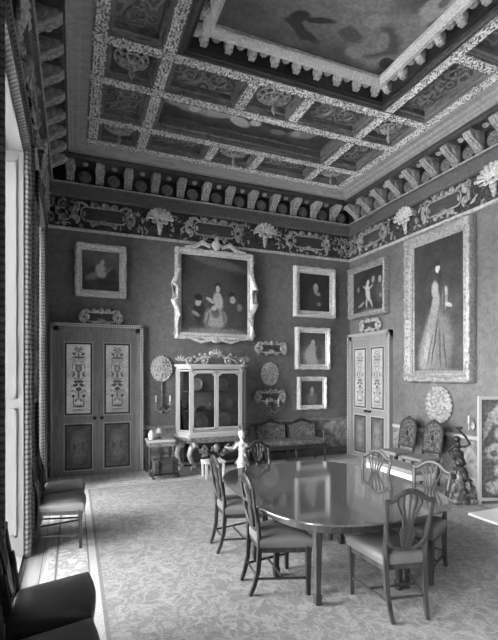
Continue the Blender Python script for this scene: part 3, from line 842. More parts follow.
p1 = m_paint('winged_child', (.05,.13,-.3,.3), [(-.13,-.02,.13,.10,20,.05,.4),(.16,-.04,.12,.12,-20,.045,.4),(0,.0,.11,.14,15,.42,.35),(.02,.15,.05,.055,0,.40,.3),(-.15,-.1,.12,.07,30,.20,.4),(.14,.03,.1,.05,30,.18,.4),(.1,-.2,.2,.06,0,.03,.4)], .08, 7)
picture('back', .445, 3.62, .87, .94, .13, p1, 'small square framed painting of a winged child above the left door', seed=1)
ex = MB()
for sx in (-1,1):
    for (x,z,rr,a,hd) in ((sx*.79,.36,.22,90*1,sx),(sx*.79,-.30,.22,-90,-sx)):
        ex.spiral(x, z, rr*.5, .6, R(a), .03, -.09, hd)
    ex.tube([(sx*.80,-.09,.75),(sx*.72,-.10,.45),(sx*.84,-.10,.15),(sx*.84,-.10,-.15),(sx*.72,-.1,-.45),(sx*.82,-.09,-.80)], [.03,.04,.055,.055,.04,.03], 8)
    ex.tube([(sx*.12,-.1,.92),(sx*.28,-.1,1.0),(sx*.42,-.1,.90),(sx*.62,-.09,.88)], [.03,.05,.04,.02], 8)
    ex.tube([(sx*.1,-.1,-.88),(sx*.3,-.1,-.93),(sx*.5,-.1,-.87)], [.03,.035,.02], 8)
ex.ball((0,-.11,.96), (.09,.05,.10)); ex.ball((0,-.11,1.06),(.045,.04,.07)); ex.ball((0,-.1,-.9),(.1,.04,.05))
p2 = m_paint('group_portrait', (.07,.04,-.8,.8), [(-.05,.1,.5,.7,0,.075,.5),(.1,.62,.7,.1,-10,.12,.6),(-.34,-.33,.13,.26,0,.035,.35),(-.35,-.15,.065,.085,0,.32,.35),(-.40,-.38,.10,.05,-30,.22,.4),
      (.0,-.46,.26,.22,0,.30,.35),(.06,-.12,.11,.20,8,.38,.35),(-.10,-.10,.12,.035,-30,.36,.35),(.05,.17,.075,.09,0,.035,.3),(.05,.12,.05,.07,0,.44,.3),(.0,-.36,.10,.12,0,.12,.4),(-.03,-.26,.05,.06,0,.40,.3),(.16,-.42,.03,.2,15,.14,.4),(-.16,-.5,.03,.2,-15,.14,.4),(-.35,-.06,.08,.07,0,.02,.3),(.36,.02,.07,.06,0,.02,.3),(.38,-.25,.14,.30,0,.07,.4),(.36,-.08,.06,.08,0,.30,.3),(.5,-.22,.06,.07,0,.22,.4),(0,-.74,.8,.10,0,.20,.5),(-.6,-.5,.12,.25,0,.06,.4)], .07, 5, .2)
picture('back', 2.58, 3.33, 1.60, 1.74, .13, p2, 'big framed group portrait with a swept rococo frame above the glazed cabinet', .11, .014, 2, extra=ex)
p3 = m_paint('portrait_dark', .03, [(0,-.12,.20,.30,0,.05,.5),(.02,.10,.07,.10,0,.34,.3),(.06,-.02,.09,.04,-20,.30,.4),(.1,-.25,.06,.05,0,.22,.4)], .05, 6)
picture('back', 4.83, 3.54, 1.02, 1.08, .15, p3, 'dark half-length portrait, highest of the three frames right of the cabinet', seed=3)
p4 = m_paint('portrait_lady', (.16,.06,-.3,.3), [(-.02,-.16,.20,.24,12,.34,.4),(.0,.12,.055,.075,0,.36,.3),(-.02,.0,.10,.12,0,.32,.4),(.15,-.1,.10,.2,0,.07,.5)], .06, 6)
picture('back', 4.78, 2.33, .84, .90, .12, p4, 'portrait of a lady in a pale dress, middle of three stacked frames', seed=4)
p5 = m_paint('portrait_small', .06, [(0,-.12,.14,.16,0,.12,.4),(0,.06,.055,.08,0,.28,.4),(0,-.03,.05,.03,0,.25,.4)], .05, 6)
picture('back', 4.76, 1.37, .70, .70, .10, p5, 'smallest framed portrait, lowest of the three on the far wall', seed=5)
p6 = m_paint('three_figures', .035, [(0,-.04,.075,.22,10,.44,.35),(.0,.16,.05,.06,0,.40,.3),(-.10,.06,.10,.025,-35,.36,.4),(.10,.05,.10,.025,30,.36,.4),(-.04,-.27,.03,.13,0,.36,.4),(.10,-.26,.03,.14,25,.38,.4),
      (-.22,-.28,.14,.03,20,.3,.4),(.17,.2,.05,.07,0,.28,.3),(.38,.16,.055,.075,0,.34,.3),(.36,-.1,.13,.22,0,.07,.5),(-.32,.06,.05,.08,0,.18,.4),(.40,-.16,.04,.05,0,.2,.3),(.0,-.44,.4,.06,0,.12,.5)], .05, 6)
picture('right', 7.46, 3.53, 1.22, 1.10, .12, p6, 'framed painting of a pale child with two dark figures, above the right wall door', .15, seed=6, fm=M['frame2'])
p7 = m_paint('full_length_portrait', (.075,.04,-1.2,1.1), [(.0,-.62,.36,.62,0,.17,.35),(-.20,-.75,.22,.45,-12,.22,.4),(-.13,-.35,.10,.62,-14,.22,.35),(-.22,-.75,.07,.35,-8,.30,.4),(-.03,.02,.10,.22,-10,.26,.35),(-.05,.28,.08,.16,0,.33,.35),(.02,.62,.055,.085,0,.50,.3),
      (.02,.72,.08,.06,0,.03,.4),(.07,.5,.05,.12,0,.03,.4),(.17,.10,.07,.20,0,.22,.35),(.18,.22,.06,.09,0,.36,.4),(.25,-.02,.09,.04,-25,.42,.4),(.10,-.7,.12,.5,6,.16,.4),(-.28,-1.0,.09,.12,20,.24,.4),(-.05,-.6,.02,.5,-10,.05,.5),(.06,-.7,.02,.45,2,.07,.5),(-.17,-.8,.015,.4,-14,.09,.5),(.17,-.8,.02,.4,6,.06,.5),(0,-1.12,.5,.08,0,.14,.5),(-.30,.2,.06,.6,0,.05,.5),(.15,.1,.03,.3,0,.07,.4)], .05, 4, .2)
picture('right', 5.60, 2.94, 1.44, 2.60, .20, p7, 'tall full-length portrait of a standing figure in a gown, wide carved frame', .15, .018, 7, fm=M['frame2'])

# ------------------------------------------------------------------ carved wall pieces
def overdoor(side, s, z, k, label):
    a, b = cartouche_parts(.36*k, .09)
    r = empty('carved_cartouche', on(side, s, z, .005), WALLS[side][3])
    a.build('name_panel', M['dark'], r); b.build('scroll_surround', M['frz'], r, smooth=True)
    return tag(r, label, 'carving')
overdoor('back', .45, 2.79, .85, 'dark carved scroll cartouche above the left door, under the winged child painting')
overdoor('right', 7.42, 2.79, .80, 'small carved scroll cartouche above the right wall door')
overdoor('back', 3.77, 1.31, .85, 'carved scroll cartouche below the right hand wall sconce')
overdoor('back', 3.80, 2.31, .85, 'gilded scroll cartouche over the right hand wall sconce')
def sconce_plate(mb, w, h):
    mb.lathe([(1.,0),(.98,.02),(.80,.035),(.72,.025),(.5,.05),(.2,.06)], (0,0,0), 24, w*.46, h*.46, 'y')
    for i in range(22):
        a = 2*pi*i/22; mb.ball((w*.45*cos(a), -.025, h*.45*sin(a)), (w*.055,.022,h*.06), 8, 5, Matrix.Rotation(-a,3,'Y'))
    for i in range(14):
        a = 2*pi*i/14+.2; mb.ball((w*.33*cos(a), -.035, h*.33*sin(a)), (w*.07,.015,h*.05), 8, 5, Matrix.Rotation(-a,3,'Y'))
    for i in range(10):
        a = 2*pi*i/10+.3; mb.ball((w*.22*cos(a), -.055, h*.22*sin(a)), (w*.08,.02,h*.05), 8, 5, Matrix.Rotation(-a+.8,3,'Y'))
    for sx in (-1,1): mb.ball((sx*w*.1,-.065,-h*.02),(w*.05,.02,h*.08)); 
    mb.ball((0,-.07,h*.1),(w*.07,.025,h*.06))
def sconce(side, s, z, w, h, label, arm=True, mp=None):
    r = empty('wall_sconce', on(side, s, z, .005), WALLS[side][3])
    mb = MB(); sconce_plate(mb, w, h); mb.build('back_plate', mp or M['gilt'], r, smooth=True)
    if arm:
        mb = MB(); mb.tube([(0,-.03,-h*.4),(0,-.03,-h*.4-.55)], .012, 6); 
        for q in (.15,.3,.45): mb.ball((0,-.04,-h*.4-q), (.022,.02,.03))
        for sx in (-1,1):
            mb.tube([(0,-.04,-h*.4-.52),(sx*.06,-.12,-h*.4-.60),(sx*.13,-.16,-h*.4-.55),(sx*.13,-.16,-h*.4-.47)], .010, 6)
            mb.lathe([(.012,0),(.04,.01),(.04,.018),(.016,.02),(.016,.05)], (sx*.13,-.16,-h*.4-.47), 10)
        mb.ball((0,-.04,-h*.4-.6),(.04,.03,.05)); mb.build('drop_and_arms', M['giltd'], r, smooth=True)
        for sx in (-1,1):
            mb = MB(); mb.lathe([(.013,0),(.013,.12),(.004,.13)], (sx*.13,-.16,-h*.4-.425), 8); mb.build('candle', M['whitewash'], r)
    return tag(r, label, 'sconce')
sconce('back', 1.53, 1.88, .42, .50, 'carved flower wall sconce with candle arms between left door and cabinet')
sconce('back', 3.77, 1.78, .42, .50, 'carved flower wall sconce with candle arms right of the cabinet')
r = empty('oval_relief', on('right', 5.60, 1.26, .005), -pi/2); mb = MB(); sconce_plate(mb, .58, .66); mb.build('rosette_plate', M['plategilt'], r, smooth=True)
tag(r, 'large pale oval flower relief hung under the full-length portrait', 'relief')
r = empty('candle_bracket', on('right', 4.93, 1.02, .005), -pi/2)
mb = MB(); mb.ball((0,-.02,-.05),(.04,.02,.07)); mb.tube([(0,-.03,-.08),(0,-.09,-.10),(0,-.10,-.02)], .01, 6); mb.lathe([(.012,0),(.035,.01),(.014,.02),(.014,.05)], (0,-.1,-.02), 10); mb.build('bracket', M['gilt'], r, smooth=True)
mb = MB(); mb.lathe([(.012,0),(.012,.08),(.004,.09)], (0,-.1,.03), 8); mb.build('candle', M['whitewash'], r)
tag(r, 'little candle bracket on the right wall beside the tapestry screen', 'sconce')

# pier glass between the windows
r = empty('pier_glass', on('left', 5.15, 2.55, .005), pi/2)
frame_mesh(.30, 1.95, .10, .07, .008, seed=9).build('frame', M['giltd'], r, smooth=True)
mb = MB(); mb.box(-.17,.17,-.02,0,-1.0,1.0); mb.build('mirror_glass', NT('mirror').fin(.7, .05, metal=1.), r)
tag(r, 'tall narrow framed mirror on the pier between the left windows', 'mirror')

# ------------------------------------------------------------------ dining chairs
def chair_parts(root, wood, leather):
    # seat
    def ring(z, k):
        pts = []
        fw, rw, fy, ry = .275*k, .175*k, .205*k, -.205*k
        n = 8
        for i in range(n+1):
            t = i/n; x = -fw+2*fw*t; pts.append((x, fy+.03*sin(pi*t)*k, z))       # bowed front
        for i in range(1, n):
            t = i/n; pts.append((fw+(rw-fw)*t, fy+(ry-fy)*t, z))
        for i in range(n+1):
            t = i/n; pts.append((rw-2*rw*t, ry, z))
        for i in range(1, n):
            t = i/n; pts.append((-rw-(fw-rw)*t, ry+(fy-ry)*t, z))
        return pts
    mb = MB(); levels = [(.385,.985),(.39,1.0),(.425,1.015),(.448,1.01),(.463,.96),(.474,.82),(.481,.55),(.484,.2)]
    n = len(ring(0,1)); vs = []
    for z, k in levels: vs += ring(z, k)
    fs = [tuple(range(n-1,-1,-1)), tuple(range((len(levels)-1)*n, len(levels)*n))]
    for i in range(len(levels)-1):
        for k in range(n): fs.append((i*n+k, i*n+(k+1)%n, (i+1)*n+(k+1)%n, (i+1)*n+k))
    mb.add(vs, fs); mb.build('seat', leather, root, smooth=True)
    mb = MB(); vs = ring(.345,.97)+ring(.386,.97); mb.add(vs, [tuple(range(n-1,-1,-1)), tuple(range(n,2*n))]+[(k,(k+1)%n,n+(k+1)%n,n+k) for k in range(n)])
    mb.build('seat_rail', wood, root)
    for s in (-1,1):
        mb = MB(); mb.tube([(s*.245,.175,.40),(s*.245,.175,.2),(s*.243,.178,0)], [.030,.026,.020], 4, up=(0,1,0)); mb.build('leg', wood, root)
    for s in (-1,1):
        mb = MB(); mb.tube([(s*.158,-.205,.47),(s*.155,-.205,.36),(s*.150,-.215,.2),(s*.142,-.245,.08),(s*.135,-.275,0)], [.024,.025,.023,.021,.018], 4, up=(0,1,0)); mb.build('leg', wood, root)
    mb = MB()
    for s in (-1,1): mb.bar((s*.244,.17,.135), (s*.149,-.225,.135), .010, .016)
    mb.bar((-.20,-.02,.135),(.20,-.02,.135), .010, .016)
    mb.bar((-.148,-.225,.155),(.148,-.225,.155), .010, .016)
    mb.build('stretcher', wood, root)
    # shield back: y goes back as z rises
    def yb(z): return -.205 - .075*max(0,(z-.45))/.5
    mb = MB(); L = []
    ctrl = [(0,.500),(.06,.506),(.115,.535),(.150,.585),(.163,.65),(.170,.75),(.180,.86),(.186,.895)]
    def cr(P, m=5):
        out = []
        for i in range(len(P)-1):
            p0, p1, p2, p3 = [Vector(P[max(0,min(len(P)-1,i+k))]) for k in (-1,0,1,2)]
            for j in range(m):
                t = j/m; out.append(.5*((2*p1)+(p2-p0)*t+(2*p0-5*p1+4*p2-p3)*t*t+(3*p1-p0-3*p2+p3)*t**3))
        out.append(Vector(P[-1])); return out
    side = cr([Vector((x,0,z)) for x,z in ctrl])
    top = cr([Vector((x,0,z)) for x,z in [(.186,.895),(.160,.890),(.125,.905),(.080,.940),(.038,.963),(0,.968)]])
    half = side + top[1:]
    loop = half + [Vector((-p.x,0,p.z)) for p in reversed(half[1:-1])]
    loop = [(p.x, yb(p.z), p.z) for p in loop]; loop.append(loop[0]); loop.append(loop[1])
    mb.tube(loop, .0175, 8, up=(0,1,0), flat=(1.0,.75), cap=False)
    tp = [( p.x, yb(p.z)+.004, p.z) for p in top]; tp = tp + [(-x,y,z) for x,y,z in reversed(tp[:-1])]
    mb.tube(tp, .022, 8, up=(0,1,0), flat=(1.0,.62))
    for s in (-1,1): mb.tube([(s*.158,-.205,.44),(s*.160,-.212,.54),(s*.163,-.222,.64),(s*.167,-.233,.72)], [.022,.018,.017,.014], 6, up=(0,1,0))
    low = lambda m: [tuple((x,y,z if z < .46 else .46+(z-.46)*.93)) for x,y,z in m.v]
    mb.v = low(mb); mb.build('backrest', wood, root, smooth=True)
    mb = MB()
    for i, xt in enumerate((-.085,-.045,0,.045,.085)):
        pts = cr([Vector((x, yb(z)+.002, z)) for x,z in [(xt*.16,.505),(xt*.35,.56),(xt*.50,.63),(xt*.42,.70),(xt*.75,.80),(xt*1.1,.87),(xt*1.05,.955-abs(xt)*.45)]], 4)
        mb.tube(pts, [.010,.012]+[.0095]*(len(pts)-2), 6, up=(0,1,0), flat=(1,.8))
    # solid urn in the lower middle
    mb.prism([(-.035,.50),(.035,.50),(.042,.56),(.058,.62),(.055,.66),(.028,.70),(-.028,.70),(-.055,.66),(-.058,.62),(-.042,.56)], lambda u,v,d: (u, yb(v)+d, v), -.008, .010)
    mb.v = low(mb); mb.build('splat', wood, root, smooth=True)
    return root
LCH = 'chairs around the dining table'
c0 = chair_parts(empty('dining_chair', (0,0,0)), M['mahog'], M['leather'])
cl = chair_parts(empty('dining_chair', (0,0,0)), M['mahogl'], M['leather'])
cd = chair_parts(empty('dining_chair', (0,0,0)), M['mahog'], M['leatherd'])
def chair(src, x, y, deg, label, group, first=[]):
    th = R(deg)
    if src in first: o = dup(src)
    else: o = src; first.append(src)
    o.location = (x, y, .015); o.rotation_euler[2] = th
    tag(o, label, 'chair', group); return o
def by_rear(src, rx, ry, deg, label, group):   # place from the middle of the rear feet
    th = R(deg); chair(src, rx - sin(th)*.275, ry + cos(th)*.275, deg, label, group)
by_rear(c0, 1.315, 3.325, -96, 'shield-back chair in side view beside the foremost table leg, near left', LCH)
by_rear(c0, 1.315, 4.20, -93, 'shield-back chair in side view at the far left of the dining table', LCH)
by_rear(cl, 2.22, 2.425, -11, 'nearest shield-back chair, seen from behind at the right front of the table', LCH)
by_rear(c0, 3.03, 3.82, 104, 'shield-back chair whose crest shows above the far right of the table', LCH)
by_rear(c0, 3.13, 3.14, 106, 'shield-back chair at the near right of the table, behind the nearest chair', LCH)
by_rear(c0, 2.10, 4.92, 196, 'shield-back chair at the far end of the table, facing the viewer', LCH)
WCH = 'chairs lined along the window wall'
chair(c0, -.115, 4.96, -90, 'leather seated chair against the window pier, nearer of the two beyond the bare floor', WCH)
chair(c0, -.115, 5.53, -90, 'leather seated chair against the window pier, farther one nearly hidden by its neighbour', WCH)
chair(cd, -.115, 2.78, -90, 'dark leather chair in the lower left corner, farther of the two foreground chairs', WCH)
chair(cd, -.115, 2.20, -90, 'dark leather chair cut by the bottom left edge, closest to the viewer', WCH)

# ------------------------------------------------------------------ dining table
tc = (2.22, 3.56); ta, tb, te = .88, 1.07, 3.0
t = tag(empty('dining_table', (tc[0], tc[1], .015)), 'long polished mahogany dining table with rounded ends and tapering spade-foot legs', 'table')
def sup(a, b, n=72, e=te):
    out = []
    for i in range(n):
        th = 2*pi*i/n; c, s = cos(th), sin(th)
        out.append((a*math.copysign(abs(c)**(2/e), c), b*math.copysign(abs(s)**(2/e), s)))
    return out
mb = MB(); lv = [(.690,.985),(.694,.995),(.700,1.0),(.706,.998),(.710,.99)]; n = 72; vs = []
for z, k in lv: vs += [(x*k, y*k, z) for x,y in sup(ta,tb)]
fs = [tuple(range(n-1,-1,-1)), tuple(range((len(lv)-1)*n, len(lv)*n))]
for i in range(len(lv)-1):
    for k in range(n): fs.append((i*n+k, i*n+(k+1)%n, (i+1)*n+(k+1)%n, (i+1)*n+k))
mb.add(vs, fs); mb.build('table_top', M['tabletop'], t)
mb = MB(); o_, i_ = sup(ta-.12, tb-.13), sup(ta-.145, tb-.155)
vs = [(x,y,z) for z in (.60,.69) for x,y in o_] + [(x,y,z) for z in (.60,.69) for x,y in i_]
fs = []
for k in range(n):
    k2 = (k+1)%n; fs += [(k,k2,n+k2,n+k),(2*n+k,3*n+k,3*n+k2,2*n+k2),(k,2*n+k,2*n+k2,k2),(n+k,n+k2,3*n+k2,3*n+k)]
mb.add(vs, fs); mb.build('apron', M['mahog'], t)
for (x, y) in [(1.73,2.88),(2.47,2.83),(1.64,3.42),(2.56,3.40),(1.60,3.80),(2.58,3.82),(1.74,4.24),(2.48,4.24)]:
    mb = MB(); px, py = x-tc[0], y-tc[1]
    mb.tube([(px,py,.69),(px,py,.60),(px,py,.08)], [.042,.040,.027], 4, up=(0,1,0))
    mb.tube([(px,py,.085),(px,py,.07),(px,py,0)], [.027,.038,.031], 4, up=(0,1,0)); mb.build('leg', M['mahogl'] if (x,y)==(1.73,2.88) else M['mahog'], t)

# ------------------------------------------------------------------ glazed cabinet and its stand
cab = tag(empty('display_cabinet', (2.47, 8.15, .63)), 'white framed glazed display cabinet with canted sides and carved crest on the far wall', 'cabinet')
# plan (x, y) going round the front: wall-left, cant-left, front..., mirrored
PL = [(-.66,-.02),(-.66,-.14),(-.485,-.40),(.485,-.40),(.66,-.14),(.66,-.02)]
def plan(mb, k, z0, z1, add=0.):
    pts = [(x+math.copysign(add,x) , y-(add if y<-.1 else 0)) for x,y in PL]
    mb.prism(pts, lambda u,v,d: (u,v,d), z0, z1)
mb = MB(); plan(mb,1,-.02,.03,.05); plan(mb,1,.03,.08,.02); mb.build('base_moulding', M['cabwhite'], cab)
mb = MB(); plan(mb,1,1.24,1.29,.01); plan(mb,1,1.29,1.33,.05); mb.build('cornice', M['cream'], cab)
mb = MB()
for (x,y) in PL[1:-1]: mb.box(x-.028,x+.028,y-.028,y+.028,.08,1.24)
mb.box(-.68,-.64,-.05,0,.08,1.24); mb.box(.64,.68,-.05,0,.08,1.24)
for (a,b) in zip(PL[1:-2],PL[2:-1]):
    for z in (.10,1.21): mb.bar((a[0],a[1],z),(b[0],b[1],z), .018, .022)
mb.build('carcass', M['cabwhite'], cab)
mb = MB(); mb.box(-.66,.66,-.02,0,.08,1.24); mb.build('back_board', M['cabin'], cab)
mb = MB()
for z in (.45,.82): mb.prism([(x*.96,y*.95) for x,y in PL], lambda u,v,d: (u,v,d), z, z+.012)
mb.build('shelf', M['cabin'], cab)
for s in (-1,1):
    x0_, x1_ = (-.475,-.002) if s<0 else (.002,.475)
    mb = MB()
    for (a,b,c,d_) in ((x0_,x0_+.04,.12,1.2),(x1_-.04,x1_,.12,1.2),(x0_,x1_,.12,.16),(x0_,x1_,1.16,1.2)): mb.box(a,b,-.43,-.40,c,d_,.004)
    for z in (.0,): 
        mb.tube([(x0_+.04,-.42,1.12),(x0_+.09,-.42,1.16)], .012, 6); mb.tube([(x1_-.04,-.42,1.12),(x1_-.09,-.42,1.16)], .012, 6)
    dr = mb.build('glazed_door', M['cabwhite'], cab)
    mb = MB(); mb.box(x0_+.03,x1_-.03,-.415,-.411,.14,1.18); mb.build('pane', M['glass'], dr)
for s in (-1,1):
    mb = MB(); a, b = Vector((s*.645,-.16,0)), Vector((s*.50,-.38,0))
    mb.add([(a.x,a.y,.1),(b.x,b.y,.1),(b.x,b.y,1.22),(a.x,a.y,1.22),(a.x+s*.003,a.y-.003,.1),(b.x+s*.003,b.y-.003,.1),(b.x+s*.003,b.y-.003,1.22),(a.x+s*.003,a.y-.003,1.22)],[(0,1,2,3),(4,7,6,5),(0,4,5,1),(1,5,6,2),(2,6,7,3),(3,7,4,0)])
    mb.build('side_pane', M['glass'], cab)
mb = MB(); mb.spiral(0,0,.001,.1,0,.001,0,1,n=2)
mb = MB()
for s in (-1,1):
    mb.spiral(s*.50,1.40,.08,1.1,R(-90),.024,-.40,s); mb.spiral(s*.24,1.40,.09,1.1,R(90),.022,-.42,s); mb.tube([(s*.42,-.41,1.36),(s*.3,-.42,1.44),(s*.12,-.43,1.47)], .022, 6)
    for i in range(5):
        an = R(-60+30*i); mb.ball((s*.64+.07*sin(an),-.28,1.38+.07*cos(an)), (.018,.02,.055), 8, 5, Matrix.Rotation(an,3,'Y'))
for i in range(7):
    an = R(-66+22*i); mb.ball((.09*sin(an),-.43,1.46+.09*cos(an)), (.022,.025,.075), 8, 5, Matrix.Rotation(an,3,'Y'))
for i in range(9):
    x = -.4+.1*i; mb.ball((x,-.36,1.46+.07*cos(x*3.6)+.02*(i%2)), (.035,.03,.03), 8, 5); mb.ball((x+.05,-.36,1.43+.08*cos(x*3.6)), (.045,.02,.018), 8, 5, Matrix.Rotation(.6 if i%2 else -.6,3,'Y'))
mb.build('carved_crest', M['frz'], cab, smooth=True)
# stand
st = tag(empty('cabinet_stand', (2.47, 8.15, 0)), 'dark carved stand with scroll legs and leafy swags carrying the glazed cabinet', 'stand')
mb = MB(); plan(mb,1,.55,.61,.02); plan(mb,1,.50,.55,-.01); mb.build('top_frame', M['giltd'], st)
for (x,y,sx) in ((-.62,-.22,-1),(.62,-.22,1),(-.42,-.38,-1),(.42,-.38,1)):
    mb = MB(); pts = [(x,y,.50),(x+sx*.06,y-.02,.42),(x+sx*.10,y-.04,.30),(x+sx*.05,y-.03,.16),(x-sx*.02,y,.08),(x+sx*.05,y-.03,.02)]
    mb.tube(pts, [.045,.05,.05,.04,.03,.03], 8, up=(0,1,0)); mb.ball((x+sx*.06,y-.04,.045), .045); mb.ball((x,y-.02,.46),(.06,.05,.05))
    mb.build('leg', M['gilt'] if sx<0 else M['giltd'], st, smooth=True)  # left legs get brighter gilding, painting in the light they catch
mb = MB(); rn = random.Random(4)
for i in range(70):
    u = rn.uniform(-.5,.5); z = .44-.22*(1-(u/.5)**2)*rn.uniform(.3,1)+rn.uniform(-.03,.05)
    mb.ball((u,-.40+rn.uniform(-.04,.05),z),(rn.uniform(.02,.045),.025,rn.uniform(.015,.035)),6,4,Matrix.Rotation(rn.uniform(0,3),3,'Y'))
for s in (-1,1): mb.spiral(s*.25,.36,.09,1.3,R(90),.02,-.40,s); mb.tube([(s*.6,-.22,.12),(s*.3,-.2,.08),(0,-.25,.14)], .025, 6)
mb.ball((0,-.42,.40),(.07,.05,.08)); mb.build('leaf_swag', M['giltd'], st, smooth=True)
mb = MB(); mb.box(-.55,.55,-.12,-.02,.10,.50); mb.build('back_panel', M['dark'], st)
# porcelain inside the cabinet
def item(kind, x, y, z, s, mat, label):
    mb = MB()
    if kind == 'plate':
        mb.lathe([(.02*s,0),(.6*s,0),(s,.02),(s,.028),(.62*s,.010),(.02*s,.010)], (0,0,0), 22, axis='y'); mb.lathe([(.55*s,.011),(.5*s,.014),(.2*s,.014)],(0,0,0),18,axis='y')
        z += s; nm, cat = 'porcelain_plate','plate'
    elif kind == 'vase':
        mb.lathe([(.35*s,0),(.3*s,.1*s),(.7*s,.7*s),(.8*s,1.2*s),(.35*s,1.9*s),(.3*s,2.2*s),(.45*s,2.4*s),(.38*s,2.4*s),(.2*s,2.1*s)], (0,0,0), 14); nm, cat = 'porcelain_vase','vase'
    elif kind == 'cup':
        mb.lathe([(.5*s,0),(.45*s,.1*s),(.9*s,.8*s),(s,1.3*s),(.92*s,1.3*s),(.8*s,.8*s),(.1*s,.3*s)], (0,0,0), 14); mb.tube([(.9*s,0,.9*s),(1.4*s,0,1.0*s),(1.4*s,0,.4*s),(.75*s,0,.4*s)], .09*s, 6); nm, cat = 'porcelain_cup','cup'
    else:
        mb.lathe([(.6*s,0),(.6*s,.2*s),(.3*s,.3*s),(.45*s,1.0*s),(.25*s,1.7*s),(.15*s,1.8*s)], (0,0,0), 12); mb.ball((0,0,2.05*s), .28*s); mb.tube([(.25*s,0,1.5*s),(.6*s,-.1*s,1.2*s),(.5*s,-.3*s,1.6*s)], .1*s, 6); nm, cat = 'figurine','figurine'
    o = mb.build(nm, mat, smooth=True, loc=(2.47+x, 8.15+y, .63+z)); tag(o, label, cat, 'porcelain in the glazed cabinet')
S0, S1, S2 = .083, .465, .835
item('plate',-.30,-.08,S2,.12,M['porc'],'upright plate at the left end of the cabinet top shelf')
item('plate',.22,-.08,S2,.12,M['porc'],'upright plate on the right half of the cabinet top shelf')
item('cup',-.36,-.26,S1,.05,M['porc'],'dark cup at the left of the cabinet middle shelf')
item('cup',-.22,-.2,S1,.06,M['porcd'],'round dark cup in the middle of the left door, middle shelf')
item('vase',-.06,-.2,S1,.06,M['whitewash'],'pale little vase behind the meeting of the cabinet doors')
item('figurine',.12,-.2,S1,.07,M['porcd'],'dark figurine on the middle shelf behind the right cabinet door')
item('plate',.34,-.08,S1,.10,M['porc'],'upright plate on the middle shelf, right side of the cabinet')
item('vase',-.38,-.22,S0,.06,M['porcd'],'dark vase on the cabinet floor behind the left door')
item('plate',-.22,-.08,S0,.15,M['porcd'],'large dark dish on the cabinet floor, left')
item('vase',-.06,-.24,S0,.055,M['porc'],'grey vase on the cabinet floor near the centre')
item('plate',.24,-.08,S0,.16,M['porc'],'largest round dish, on the cabinet floor behind the right door')

# ------------------------------------------------------------------ things left of the cabinet
r = tag(empty('side_table', (1.43, 7.80, .0)), 'narrow dark side table with pale top beside the left door, on thin posts', 'table')
mb = MB(); mb.box(-.24,.24,-.2,.2,.58,.62,.006); mb.build('table_top', M['cream'], r)
mb = MB(); mb.box(-.22,.22,-.18,.18,.50,.58); mb.build('apron', M['giltd'], r)
for sx in (-1,1):
    for sy in (-1,1):
        mb = MB(); mb.tube([(sx*.21,sy*.17,.5),(sx*.21,sy*.17,0)], [.018,.014], 8); mb.ball((sx*.21,sy*.17,.25),.024); mb.build('leg', M['dark'], r)
mb = MB(); mb.spiral(-.11,.14,.08,1.2,R(0),.012,-.15,1); mb.spiral(.11,.14,.08,1.2,R(180),.012,-.15,-1); mb.bar((-.2,-.15,.05),(.2,-.15,.05),.012,.012)
mb.build('scroll_stretcher', M['black'], r, smooth=True)
r = tag(empty('chest', (1.43, 7.34, .015)), 'low dark iron-bound chest on a scroll-footed stand by the left door', 'chest')
mb = MB(); mb.box(-.2,.2,-.12,.12,.11,.29,.01); mb.build('body', M['dark'], r)
mb = MB(); mb.box(-.21,.21,-.13,.13,.29,.33,.012); mb.build('lid', M['dark'], r)
for x in (-.12,.12):
    mb = MB(); mb.box(x-.012,x+.012,-.135,-.12,.11,.33); mb.build('iron_band', M['black'], r)
mb = MB(); mb.box(-.21,.21,-.11,.11,.07,.11)
for sx in (-1,1):
    mb.spiral(sx*.2,.04,.035,1.1,R(90),.010,-.1,-sx); mb.spiral(sx*.2,.04,.035,1.1,R(90),.010,.1,-sx)
mb.build('stand', M['black'], r)
mb = MB(); mb.tube([(-.08,-.02,.33),(-.07,-.02,.40),(0,-.02,.43),(.07,-.02,.40),(.08,-.02,.33)], .010, 6); mb.build('handle', M['black'], r)
r = tag(empty('candle_lamp', (1.42, 7.80, .622)), 'white shaded candle lamp standing on the narrow side table', 'lamp')
mb = MB(); mb.lathe([(.05,0),(.05,.012),(.015,.03),(.012,.09),(.02,.1),(.010,.12)], (0,0,0), 14); mb.build('base', M['brass'], r, smooth=True)
mb = MB(); mb.lathe([(.07,0),(.035,.08),(.033,.08),(.068,0)], (0,0,.11), 16, cap=False); mb.build('lamp_shade', M['cream'], r, smooth=True)
r = tag(empty('jar', (1.27, 7.74, .622)), 'white lidded jar on the left end of the narrow side table', 'jar')
mb = MB(); mb.lathe([(.045,0),(.06,.04),(.06,.10),(.035,.13)], (0,0,0), 14); mb.build('body', M['whitewash'], r, smooth=True)
mb = MB(); mb.lathe([(.04,.13),(.035,.145),(.01,.16),(.008,.17)], (0,0,0), 14); mb.build('lid', M['whitewash'], r, smooth=True)

# white stool
r = tag(empty('stool', (2.21, 7.12, .015)), 'low white stool with a square top on the carpet before the cabinet', 'stool')
mb = MB(); mb.box(-.18,.18,-.15,.15,.25,.29,.008); mb.build('seat', M['white'], r)
for sx in (-1,1):
    for sy in (-1,1):
        mb = MB(); mb.tube([(sx*.15,sy*.12,.25),(sx*.15,sy*.12,0)], [.024,.018], 4, up=(0,1,0)); mb.build('leg', M['white'], r)
